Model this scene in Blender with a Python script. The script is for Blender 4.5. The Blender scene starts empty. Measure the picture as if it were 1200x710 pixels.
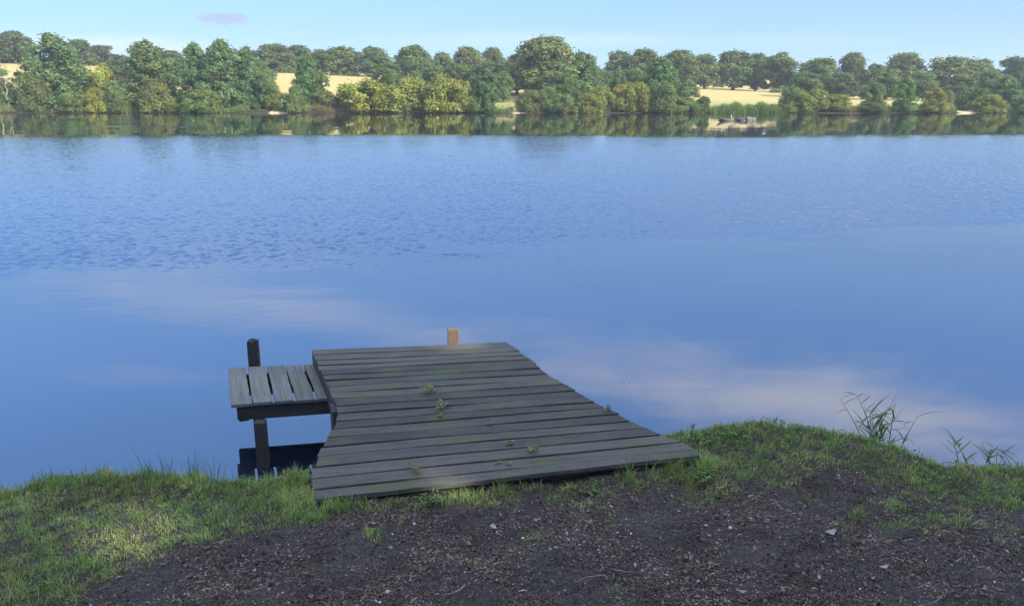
import bpy, bmesh, math, random
import numpy as np
from mathutils import Vector, Matrix
R = math.radians
scene = bpy.context.scene
COL = scene.collection

# ------------------------------------------------------------------ camera
cam_d = bpy.data.cameras.new('camera'); cam = bpy.data.objects.new('camera', cam_d); COL.objects.link(cam)
scene.camera = cam
cam_d.sensor_fit = 'HORIZONTAL'; cam_d.sensor_width = 36.0; cam_d.lens = 36.0 * 920 / 1200
cam_d.clip_start = 0.05; cam_d.clip_end = 9000
CAM_Z = 2.5    # the lake surface is at -0.05
cam.location = (0, 0, CAM_Z)
cam.rotation_euler = (math.pi / 2 - math.atan(238 / 920), 0, 0)

# ------------------------------------------------------------------ light
SUN_AZ, SUN_EL = R(128), R(28)        # azimuth clockwise from +Y: behind the camera, to the right
S = Vector((math.sin(SUN_AZ) * math.cos(SUN_EL), math.cos(SUN_AZ) * math.cos(SUN_EL), math.sin(SUN_EL)))
sd = bpy.data.lights.new('sun', 'SUN'); sd.energy = 5.0; sd.angle = R(0.5); sd.color = (1.0, 0.92, 0.79)
sun = bpy.data.objects.new('sun', sd); COL.objects.link(sun)
sun.rotation_euler = S.to_track_quat('Z', 'Y').to_euler()
sun.location = (20, -20, 30)

world = bpy.data.worlds.new('World'); scene.world = world; world.use_nodes = True
nt = world.node_tree; nt.nodes.clear()
def N(tree, t, **kw):
    n = tree.nodes.new(t)
    for k, v in kw.items():
        if k.startswith('i_'):
            n.inputs[int(k[2:]) if k[2:].isdigit() else k[2:]].default_value = v
        else: setattr(n, k, v)
    return n
def M(tree, op, a, b=None, c=None, clamp=False):
    n = tree.nodes.new('ShaderNodeMath'); n.operation = op; n.use_clamp = clamp
    for i, v in enumerate((a, b, c)):
        if v is None: continue
        if isinstance(v, (int, float)): n.inputs[i].default_value = v
        else: tree.links.new(v, n.inputs[i])
    return n.outputs[0]
def MIX(tree, fac, a, b, mode='MIX'):
    n = tree.nodes.new('ShaderNodeMix'); n.data_type = 'RGBA'; n.blend_type = mode
    for s, v in ((0, fac), (6, a), (7, b)):
        if isinstance(v, (int, float)): n.inputs[s].default_value = v
        elif isinstance(v, tuple): n.inputs[s].default_value = (*v, 1) if len(v) == 3 else v
        else: tree.links.new(v, n.inputs[s])
    return n.outputs[2]
def RAMP(tree, v, p0, p1, smooth=True):
    n = tree.nodes.new('ShaderNodeMapRange'); n.interpolation_type = 'SMOOTHSTEP' if smooth else 'LINEAR'
    tree.links.new(v, n.inputs[0]); n.inputs[1].default_value = p0; n.inputs[2].default_value = p1
    return n.outputs[0]
def NOISE(tree, vec, scale, detail=4, rough=0.55, out=0, dist=0.0):
    n = tree.nodes.new('ShaderNodeTexNoise'); n.inputs['Scale'].default_value = scale
    n.inputs['Detail'].default_value = detail; n.inputs['Roughness'].default_value = rough
    n.inputs['Distortion'].default_value = dist
    if vec is not None: tree.links.new(vec, n.inputs['Vector'])
    return n.outputs[out]
def MAPV(tree, vec, scale=(1, 1, 1), rot=(0, 0, 0), loc=(0, 0, 0)):
    n = tree.nodes.new('ShaderNodeMapping'); tree.links.new(vec, n.inputs[0])
    n.inputs['Location'].default_value = loc; n.inputs['Rotation'].default_value = rot; n.inputs['Scale'].default_value = scale
    return n.outputs[0]

sky = N(nt, 'ShaderNodeTexSky', sky_type='NISHITA', sun_disc=False)
sky.sun_elevation = SUN_EL; sky.sun_rotation = SUN_AZ
sky.altitude = 1200; sky.air_density = 1.0; sky.dust_density = 0.1; sky.ozone_density = 2.2
tc = N(nt, 'ShaderNodeTexCoord')
sep = N(nt, 'ShaderNodeSeparateXYZ'); nt.links.new(tc.outputs['Generated'], sep.inputs[0])
yy = M(nt, 'MAXIMUM', sep.outputs[1], 0.05)
U = M(nt, 'DIVIDE', sep.outputs[0], yy); V = M(nt, 'DIVIDE', sep.outputs[2], yy)
cmb = N(nt, 'ShaderNodeCombineXYZ'); nt.links.new(U, cmb.inputs[0]); nt.links.new(V, cmb.inputs[1])
wisp = NOISE(nt, MAPV(nt, cmb.outputs[0], (5, 22, 1)), 1.0, 5, 0.6)
puff = NOISE(nt, MAPV(nt, cmb.outputs[0], (30, 60, 1)), 1.0, 5, 0.6)
def ellipse(u, v, ru, rv, slope=0.0):
    a = M(nt, 'DIVIDE', M(nt, 'SUBTRACT', U, u), ru)
    b = M(nt, 'DIVIDE', M(nt, 'SUBTRACT', M(nt, 'SUBTRACT', V, v), M(nt, 'MULTIPLY', M(nt, 'SUBTRACT', U, u), slope)), rv)
    return M(nt, 'SQRT', M(nt, 'ADD', M(nt, 'MULTIPLY', a, a), M(nt, 'MULTIPLY', b, b)))
def cloud(base, e, noise, soft, amt, col, spread=1.0):
    # density falls from the cloud's centre and is broken up by noise
    d = M(nt, 'SUBTRACT', M(nt, 'ADD', 1.0, M(nt, 'MULTIPLY', M(nt, 'SUBTRACT', noise, 0.5), spread)), e)
    return MIX(nt, M(nt, 'MULTIPLY', RAMP(nt, d, 0.0, soft), amt), base, col)
front = M(nt, 'GREATER_THAN', sep.outputs[1], 0.06)
gm = N(nt, 'ShaderNodeGamma'); nt.links.new(sky.outputs[0], gm.inputs[0]); gm.inputs[1].default_value = 0.45
hs = N(nt, 'ShaderNodeHueSaturation'); nt.links.new(gm.outputs[0], hs.inputs['Color']); hs.inputs['Saturation'].default_value = 1.15
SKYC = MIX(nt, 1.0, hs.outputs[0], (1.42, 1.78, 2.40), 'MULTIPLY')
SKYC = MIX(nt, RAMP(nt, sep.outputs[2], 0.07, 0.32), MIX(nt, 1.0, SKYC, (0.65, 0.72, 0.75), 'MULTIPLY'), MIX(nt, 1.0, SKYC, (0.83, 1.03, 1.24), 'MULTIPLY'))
# added broken cloud, unseen and above the lake's mirrored sky, brightens the near bank
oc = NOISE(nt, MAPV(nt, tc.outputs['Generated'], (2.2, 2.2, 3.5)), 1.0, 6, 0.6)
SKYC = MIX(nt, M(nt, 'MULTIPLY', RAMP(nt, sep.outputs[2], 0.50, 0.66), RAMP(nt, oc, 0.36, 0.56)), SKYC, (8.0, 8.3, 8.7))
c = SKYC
WHITE = (3.1, 3.7, 4.3); MAUVE = (4.8, 4.95, 5.8)
c = cloud(c, ellipse(-0.50, 0.062, 0.24, 0.016, -0.03), wisp, 0.9, 0.8 , WHITE, 1.6)
c = cloud(c, ellipse(0.05, 0.070, 0.42, 0.014), wisp, 0.9, 0.35, WHITE, 1.8)
c = cloud(c, ellipse(-0.345, 0.0945, 0.040, 0.010), puff, 0.6, 0.9, (1.9, 2.3, 3.6), 2.0)
for (u, v, ru, rv, k) in ((-0.252, 0.085, 0.012, 0.004, .3), (0.135, 0.061, 0.015, 0.005, .3), (0.375, 0.078, 0.018, 0.004, .3), (0.50, 0.068, 0.03, 0.003, .25), (-0.235, 0.073, 0.02, 0.004, .25)):
    c = cloud(c, ellipse(u, v, ru, rv), puff, 0.8, k, (1.9, 2.3, 3.6), 2.0)
c = cloud(c, ellipse(0.42, 0.405, 0.56, 0.095, 0.17), wisp, 1.1, 0.85, MAUVE, 1.2)
c = cloud(c, ellipse(-0.33, 0.262, 0.42, 0.055, 0.14), wisp, 1.3, 0.5, MAUVE, 1.3)
c = cloud(c, ellipse(-0.50, 0.36, 0.16, 0.02, 0.0), wisp, 1.0, 0.15, MAUVE, 1.6)
c = cloud(c, ellipse(0.71, 0.262, 0.03, 0.013, -0.1), wisp, 0.8, 0.9, (6, 6, 7), 1.2)
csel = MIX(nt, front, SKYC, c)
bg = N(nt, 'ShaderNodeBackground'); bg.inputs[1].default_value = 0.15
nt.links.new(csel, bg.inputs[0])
wo = N(nt, 'ShaderNodeOutputWorld'); nt.links.new(bg.outputs[0], wo.inputs[0])

vs = scene.view_settings
scene.display_settings.display_device = 'sRGB'
vs.view_transform = 'Standard'; vs.look = 'None'; vs.gamma = 1.0; vs.use_curve_mapping = False
vs.exposure = 0.85
scene.render.engine = 'CYCLES'
cy = scene.cycles
cy.max_bounces = 8; cy.diffuse_bounces = 3; cy.glossy_bounces = 3; cy.transmission_bounces = 4
cy.transparent_max_bounces = 8; cy.volume_bounces = 0

# ------------------------------------------------------------------ helpers
def tag(o, label=None, cat=None, group=None, kind=None):
    if label: o['label'] = label
    if cat: o['category'] = cat
    if group: o['group'] = group
    if kind: o['kind'] = kind
    return o
def link(name, me, mat=None, parent=None):
    o = bpy.data.objects.new(name, me); COL.objects.link(o)
    if mat is not None and len(me.materials) == 0: me.materials.append(mat)
    if parent is not None: o.parent = parent
    return o
def empty(name, loc=(0, 0, 0), rz=0.0):
    o = bpy.data.objects.new(name, None); COL.objects.link(o)
    o.location = loc; o.rotation_euler = (0, 0, rz); o.empty_display_size = 0.2
    return o
def fast_mesh(name, verts, faces, col=None, smooth=False):
    """verts (n,3) array, faces (m,k) array, col (n,3)"""
    verts = np.asarray(verts, dtype=np.float32); faces = np.asarray(faces, dtype=np.int32)
    me = bpy.data.meshes.new(name); m, k = faces.shape
    me.vertices.add(len(verts)); me.vertices.foreach_set('co', verts.ravel())
    me.loops.add(m * k); me.loops.foreach_set('vertex_index', faces.ravel())
    me.polygons.add(m); me.polygons.foreach_set('loop_start', np.arange(0, m * k, k, dtype=np.int32))
    me.polygons.foreach_set('loop_total', np.full(m, k, dtype=np.int32))
    if smooth: me.polygons.foreach_set('use_smooth', np.ones(m, dtype=bool))
    me.update(calc_edges=True)
    if col is not None:
        a = me.color_attributes.new('Col', 'FLOAT_COLOR', 'POINT')
        cc = np.ones((len(verts), 4), dtype=np.float32); cc[:, :3] = col
        a.data.foreach_set('color', cc.ravel())
    me.validate()
    return me
class MB:
    def __init__(s): s.v = []; s.f = []; s.c = []
    def add(s, vs, fs, col=(1, 1, 1)):
        o = len(s.v); s.v += [tuple(v) for v in vs]; s.f += [tuple(i + o for i in f) for f in fs]; s.c += [col] * len(vs)
    def tube(s, pts, rad, n=6, col=(1, 1, 1), cap=True):
        pts = [Vector(p) for p in pts]; rings = []
        for i, p in enumerate(pts):
            d = (pts[min(i + 1, len(pts) - 1)] - pts[max(i - 1, 0)]).normalized()
            a = d.cross(Vector((0.13, 0.97, 0.2))).normalized(); b = d.cross(a)
            r = rad[i] if isinstance(rad, (list, tuple)) else rad
            rings.append([p + (a * math.cos(2 * math.pi * k / n) + b * math.sin(2 * math.pi * k / n)) * r for k in range(n)])
        vs = [v for r_ in rings for v in r_]; fs = []
        for i in range(len(pts) - 1):
            for k in range(n): fs.append((i * n + k, i * n + (k + 1) % n, (i + 1) * n + (k + 1) % n, (i + 1) * n + k))
        if cap: fs.append(tuple(range(n - 1, -1, -1))); fs.append(tuple((len(pts) - 1) * n + k for k in range(n)))
        s.add(vs, fs, col)
    def mesh(s, name, smooth=False):
        me = bpy.data.meshes.new(name); me.from_pydata(s.v, [], s.f)
        a = me.color_attributes.new('Col', 'FLOAT_COLOR', 'POINT')
        for i, c_ in enumerate(s.c): a.data[i].color = (*c_, 1)
        if smooth:
            for p in me.polygons: p.use_smooth = True
        me.update(); return me
    def build(s, name, mat, parent=None, smooth=False): return link(name, s.mesh(name, smooth), mat, parent)

def material(name):
    m = bpy.data.materials.new(name); m.use_nodes = True; t = m.node_tree
    p = t.nodes['Principled BSDF']; return m, t, p
def bump(t, p, h, strength=0.5, dist=0.01):
    b = t.nodes.new('ShaderNodeBump'); b.inputs['Strength'].default_value = strength; b.inputs['Distance'].default_value = dist
    t.links.new(h, b.inputs['Height']); t.links.new(b.outputs[0], p.inputs['Normal'])

# ------------------------------------------------------------------ materials
def leaf_mat(name, base, trans=0.35, rough=0.6, use_objcol=True, spec=0.25):
    m, t, p = material(name)
    at = t.nodes.new('ShaderNodeAttribute'); at.attribute_name = 'Col'
    cc = MIX(t, 1.0, at.outputs['Color'], base, 'MULTIPLY')
    if use_objcol:
        oi = t.nodes.new('ShaderNodeObjectInfo'); cc = MIX(t, 1.0, cc, oi.outputs['Color'], 'MULTIPLY')
    t.links.new(cc, p.inputs['Base Color']); p.inputs['Roughness'].default_value = rough
    p.inputs['Specular IOR Level'].default_value = spec
    tr = t.nodes.new('ShaderNodeBsdfTranslucent'); t.links.new(MIX(t, 1.0, cc, (1.25, 1.3, 0.6), 'MULTIPLY'), tr.inputs[0])
    mx = t.nodes.new('ShaderNodeMixShader'); mx.inputs[0].default_value = trans
    t.links.new(p.outputs[0], mx.inputs[1]); t.links.new(tr.outputs[0], mx.inputs[2])
    t.links.new(mx.outputs[0], t.nodes['Material Output'].inputs[0])
    return m
MAT_OAK = leaf_mat('oak_leaves', (0.130, 0.168, 0.062))
MAT_ALDER = leaf_mat('alder_leaves', (0.120, 0.185, 0.070))
MAT_BUSH = leaf_mat('willow_leaves', (0.155, 0.185, 0.066))
MAT_SHADE = leaf_mat('shade_oak_leaves', (0.06, 0.10, 0.025), use_objcol=False, trans=0.2)
MAT_GRASS = leaf_mat('grass_blades', (1, 1, 1), trans=0.3, rough=0.5, use_objcol=False, spec=0.3)
MAT_DRY = leaf_mat('litter', (1, 1, 1), trans=0.0, rough=0.75, use_objcol=False, spec=0.3)
def bark_mat(name, c0, c1, sc=6):
    m, t, p = material(name); tcn = t.nodes.new('ShaderNodeTexCoord')
    n = NOISE(t, MAPV(t, tcn.outputs['Object'], (sc, sc, sc * 0.25)), 1, 6, 0.65)
    t.links.new(MIX(t, RAMP(t, n, 0.35, 0.65), c0, c1), p.inputs['Base Color']); p.inputs['Roughness'].default_value = 0.9
    bump(t, p, n, 0.8, 0.03); return m
MAT_BARK = bark_mat('bark', (0.05, 0.04, 0.03), (0.14, 0.12, 0.09))
MAT_PALE = bark_mat('dead_bark', (0.30, 0.26, 0.20), (0.48, 0.43, 0.35))
MAT_LOG = bark_mat('wet_bark', (0.02, 0.017, 0.015), (0.09, 0.08, 0.07), 4)

def wood_mat(name, dark, light, ang, algae=0.0, sc=1.0):
    """weathered boards: the grain runs along the direction ang in the horizontal plane"""
    m, t, p = material(name); tcn = t.nodes.new('ShaderNodeTexCoord')
    oi = t.nodes.new('ShaderNodeObjectInfo')
    off = t.nodes.new('ShaderNodeVectorMath'); off.operation = 'ADD'
    rv = t.nodes.new('ShaderNodeCombineXYZ'); r7 = M(t, 'MULTIPLY', oi.outputs['Random'], 37.0)
    for k in range(3): t.links.new(r7, rv.inputs[k])
    t.links.new(tcn.outputs['Object'], off.inputs[0]); t.links.new(rv.outputs[0], off.inputs[1])
    v = MAPV(t, off.outputs[0], (1, 1, 1), (0, 0, -ang))
    g1 = NOISE(t, MAPV(t, v, (2.2 * sc, 70 * sc, 30)), 1, 6, 0.7)
    g2 = NOISE(t, MAPV(t, v, (0.9, 220, 80)), 1, 3, 0.6)
    blot = NOISE(t, v, 3.0, 5, 0.6); fine = NOISE(t, v, 60, 4, 0.7)
    f = M(t, 'ADD', M(t, 'MULTIPLY', g1, 0.6), M(t, 'ADD', M(t, 'MULTIPLY', blot, 0.35), M(t, 'MULTIPLY', fine, 0.15)))
    f = M(t, 'ADD', f, M(t, 'MULTIPLY', M(t, 'SUBTRACT', oi.outputs['Random'], 0.5), 0.22))
    cc = MIX(t, RAMP(t, f, 0.36, 0.78), dark, light)
    cc = MIX(t, RAMP(t, g2, 0.60, 0.72), cc, tuple(x * 0.35 for x in dark))
    spots = RAMP(t, fine, 0.66, 0.74); cc = MIX(t, M(t, 'MULTIPLY', spots, 0.5), cc, (0.26, 0.27, 0.25))
    if algae:
        a = RAMP(t, M(t, 'ADD', NOISE(t, v, 2.1, 5, 0.7), M(t, 'MULTIPLY', fine, 0.25)), 0.60, 0.80)
        cc = MIX(t, M(t, 'MULTIPLY', a, algae), cc, (0.055, 0.075, 0.025))
        b = RAMP(t, NOISE(t, MAPV(t, v, (0.8, 2.5, 1), loc=(9, 4, 0)), 1.3, 5, 0.7), 0.60, 0.78)
        cc = MIX(t, M(t, 'MULTIPLY', b, 0.35), cc, (0.14, 0.095, 0.07))
    t.links.new(cc, p.inputs['Base Color']); p.inputs['Roughness'].default_value = 0.72
    p.inputs['Specular IOR Level'].default_value = 0.35
    bump(t, p, M(t, 'ADD', g1, M(t, 'MULTIPLY', g2, 0.6)), 0.7, 0.006)
    return m
MAT_DECK = wood_mat('deck_wood', (0.031, 0.029, 0.027), (0.104, 0.098, 0.092), R(10.5), 0.7)
MAT_SHELF = wood_mat('shelf_wood', (0.070, 0.072, 0.070), (0.185, 0.190, 0.182), R(110), 0.35)
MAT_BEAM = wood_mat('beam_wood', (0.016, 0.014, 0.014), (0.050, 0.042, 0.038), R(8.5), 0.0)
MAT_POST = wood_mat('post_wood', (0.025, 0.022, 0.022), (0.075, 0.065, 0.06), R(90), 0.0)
def fresh_post():
    m, t, p = material('tan_post_wood'); tcn = t.nodes.new('ShaderNodeTexCoord')
    g = NOISE(t, MAPV(t, tcn.outputs['Object'], (60, 60, 4)), 1, 5, 0.7)
    b = NOISE(t, tcn.outputs['Object'], 14, 4, 0.6)
    cc = MIX(t, RAMP(t, g, 0.3, 0.7), (0.075, 0.048, 0.030), (0.18, 0.125, 0.075))
    t.links.new(MIX(t, RAMP(t, b, 0.58, 0.7), cc, (0.10, 0.07, 0.045)), p.inputs['Base Color']); p.inputs['Roughness'].default_value = 0.8
    bump(t, p, g, 0.6, 0.006); return m
MAT_TAN = fresh_post()

def soil_mat():
    m, t, p = material('soil'); tcn = t.nodes.new('ShaderNodeTexCoord'); o = tcn.outputs['Object']
    a = NOISE(t, o, 2.0, 5, 0.6); b = NOISE(t, o, 30, 8, 0.7); d = NOISE(t, o, 160, 4, 0.7)
    cc = MIX(t, RAMP(t, b, 0.3, 0.7), (0.022, 0.017, 0.016), (0.080, 0.064, 0.060))
    cc = MIX(t, M(t, 'MULTIPLY', RAMP(t, a, 0.45, 0.65), 0.5), cc, (0.082, 0.070, 0.067))
    cc = MIX(t, RAMP(t, d, 0.62, 0.75), cc, (0.15, 0.13, 0.12))
    t.links.new(cc, p.inputs['Base Color']); p.inputs['Roughness'].default_value = 0.9
    bump(t, p, M(t, 'ADD', b, M(t, 'MULTIPLY', d, 0.5)), 1.0, 0.035); return m
MAT_SOIL = soil_mat()
def field_mat():
    m, t, p = material('field'); g = t.nodes.new('ShaderNodeNewGeometry'); o = g.outputs['Position']
    sp = t.nodes.new('ShaderNodeSeparateXYZ'); t.links.new(o, sp.inputs[0])
    a = NOISE(t, o, 0.03, 5, 0.6); b = NOISE(t, o, 0.5, 6, 0.7)
    st = NOISE(t, MAPV(t, o, (0.02, 0.35, 1)), 1, 3, 0.5)
    gold = MIX(t, RAMP(t, b, 0.3, 0.7), (0.36, 0.285, 0.115), (0.47, 0.38, 0.17))
    gold = MIX(t, M(t, 'MULTIPLY', RAMP(t, st, 0.5, 0.7), 0.3), gold, (0.28, 0.25, 0.09))
    green = MIX(t, RAMP(t, b, 0.3, 0.7), (0.19, 0.23, 0.065), (0.30, 0.32, 0.11))
    # the meadow next to the lake is greener, the field above it is dry
    ym = M(t, 'ADD', sp.outputs[1], M(t, 'MULTIPLY', M(t, 'SUBTRACT', a, 0.5), 40))
    xm = RAMP(t, sp.outputs[0], -20, 20)
    ym = M(t, 'SUBTRACT', ym, M(t, 'MULTIPLY', xm, 8))
    cc = MIX(t, RAMP(t, ym, 172, 190), green, gold)
    sand = MIX(t, RAMP(t, b, 0.35, 0.65), (0.42, 0.31, 0.18), (0.56, 0.43, 0.27))
    mud = MIX(t, RAMP(t, b, 0.35, 0.65), (0.025, 0.024, 0.014), (0.06, 0.055, 0.028))
    bar = M(t, 'MAXIMUM', M(t, 'MULTIPLY', RAMP(t, sp.outputs[0], -.5, .8), RAMP(t, sp.outputs[0], 4.2, 3.2)), M(t, 'MULTIPLY', RAMP(t, sp.outputs[0], 86.5, 88), RAMP(t, sp.outputs[0], 94, 92.5)))
    bar = M(t, 'MAXIMUM', bar, M(t, 'MULTIPLY', M(t, 'MULTIPLY', RAMP(t, sp.outputs[0], -47.5, -46.8), RAMP(t, sp.outputs[0], -43, -43.8)), 1.0))
    cc = MIX(t, RAMP(t, sp.outputs[1], 162.0, 160.0), cc, MIX(t, bar, mud, sand))
    t.links.new(cc, p.inputs['Base Color']); p.inputs['Roughness'].default_value = 0.95
    p.inputs['Specular IOR Level'].default_value = 0.1
    return m
MAT_FIELD = field_mat()

def water_mat():
    m, t, p = material('water'); g = t.nodes.new('ShaderNodeNewGeometry'); o = g.outputs['Position']
    sp = t.nodes.new('ShaderNodeSeparateXYZ'); t.links.new(o, sp.inputs[0])
    X, Y = sp.outputs[0], sp.outputs[1]
    warp = NOISE(t, MAPV(t, o, (0.10, 0.30, 1)), 1, 5, 0.65)
    warp2 = NOISE(t, MAPV(t, o, (0.9, 1.6, 1)), 1, 4, 0.65)
    # wind patch: from about 14 m to 55 m out; calm water nearer and under the far shore
    yn = M(t, 'ADD', M(t, 'SUBTRACT', Y, M(t, 'MULTIPLY', X, 0.28)), M(t, 'ADD', M(t, 'MULTIPLY', M(t, 'SUBTRACT', warp, 0.5), 6.0), M(t, 'MULTIPLY', M(t, 'SUBTRACT', warp2, 0.5), 3.0)))
    near = RAMP(t, yn, 12.8, 14.6)
    wf = NOISE(t, MAPV(t, o, (0.02, 0.05, 1)), 1, 3, 0.6)
    far = RAMP(t, M(t, 'ADD', Y, M(t, 'MULTIPLY', M(t, 'SUBTRACT', wf, 0.5), 16)), 62, 52)
    # loose wind streaks further out on the left
    stn = NOISE(t, MAPV(t, o, (0.05, 0.13, 1), loc=(3, 1.3, 0)), 1, 3, 0.5)
    streak = M(t, 'MULTIPLY', RAMP(t, stn, 0.50, 0.60), M(t, 'MULTIPLY', RAMP(t, X, -8, -40), RAMP(t, Y, 150, 110)))
    patch = M(t, 'MAXIMUM', M(t, 'MULTIPLY', near, far), M(t, 'MULTIPLY', streak, 0.45))
    # slopes straight from vector noise, so they do not depend on the pixel size
    def slope(scale, sx, sy, detail=2, rough=0.5):
        n = NOISE(t, MAPV(t, o, (sx, sy, 1)), scale, detail, rough, out=1)
        s = t.nodes.new('ShaderNodeSeparateColor'); t.links.new(n, s.inputs[0])
        return M(t, 'SUBTRACT', s.outputs[0], 0.5), M(t, 'SUBTRACT', s.outputs[1], 0.5)
    rx, ry = slope(4.4, 1.15, 1.0, 4, 0.62)       # wind ripples
    r2x, r2y = slope(0.5, 1.0, 1.6, 2, 0.5)     # broader undulation
    cx_, cy_ = slope(1.1, 0.55, 1.5, 2, 0.5)    # faint swell on the calm water
    fade = RAMP(t, yn, 7.0, 13.5)
    calm = M(t, 'ADD', 0.013, M(t, 'MULTIPLY', M(t, 'MULTIPLY', fade, far), 0.02))
    w = N(t, 'ShaderNodeTexWave', wave_type='BANDS', bands_direction='Y'); t.links.new(MAPV(t, o, (1, 1, 1), (0, 0, R(-14))), w.inputs[0])
    w.inputs['Scale'].default_value = 1.15; w.inputs['Distortion'].default_value = 5.0; w.inputs['Detail'].default_value = 2
    wv = M(t, 'MULTIPLY', M(t, 'SUBTRACT', w.outputs[1], 0.5), M(t, 'MULTIPLY', M(t, 'MULTIPLY', fade, far), 0.007))
    amp = M(t, 'MULTIPLY', patch, M(t, 'SUBTRACT', 0.80, M(t, 'MULTIPLY', RAMP(t, Y, 12, 50, False), 0.35)))
    nx = M(t, 'ADD', M(t, 'MULTIPLY', rx, M(t, 'MULTIPLY', amp, 0.5)), M(t, 'MULTIPLY', cx_, calm))
    # facets that face away are hidden behind the crests at this low angle, so the visible slopes lean shoreward
    lean = M(t, 'ADD', M(t, 'MULTIPLY', M(t, 'POWER', M(t, 'ABSOLUTE', M(t, 'ADD', ry, M(t, 'MULTIPLY', r2y, 0.25))), 1.4), M(t, 'MULTIPLY', amp, 2.7)), M(t, 'MULTIPLY', patch, 0.011))
    lean = M(t, 'MINIMUM', lean, 0.13)
    ny = M(t, 'ADD', M(t, 'ADD', M(t, 'MULTIPLY', lean, -1.0), M(t, 'MULTIPLY', cy_, calm)), wv)
    cn = t.nodes.new('ShaderNodeCombineXYZ'); t.links.new(nx, cn.inputs[0]); t.links.new(ny, cn.inputs[1]); cn.inputs[2].default_value = 1
    nm = t.nodes.new('ShaderNodeVectorMath'); nm.operation = 'NORMALIZE'; t.links.new(cn.outputs[0], nm.inputs[0])
    fr = t.nodes.new('ShaderNodeFresnel'); fr.inputs[0].default_value = 3.0; t.links.new(nm.outputs[0], fr.inputs['Normal'])
    gl = t.nodes.new('ShaderNodeBsdfGlossy'); gl.inputs['Roughness'].default_value = 0.02; gl.inputs['Color'].default_value = (1, 1, 1, 1)
    t.links.new(nm.outputs[0], gl.inputs['Normal'])
    df = t.nodes.new('ShaderNodeBsdfDiffuse'); df.inputs[0].default_value = (0.006, 0.012, 0.028, 1)
    mx = t.nodes.new('ShaderNodeMixShader')
    k = M(t, 'MULTIPLY', fr.outputs[0], 1.0, clamp=True)
    t.links.new(k, mx.inputs[0]); t.links.new(df.outputs[0], mx.inputs[1]); t.links.new(gl.outputs[0], mx.inputs[2])
    t.links.new(mx.outputs[0], t.nodes['Material Output'].inputs[0]); t.nodes.remove(p)
    return m
MAT_WATER = water_mat()

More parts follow.
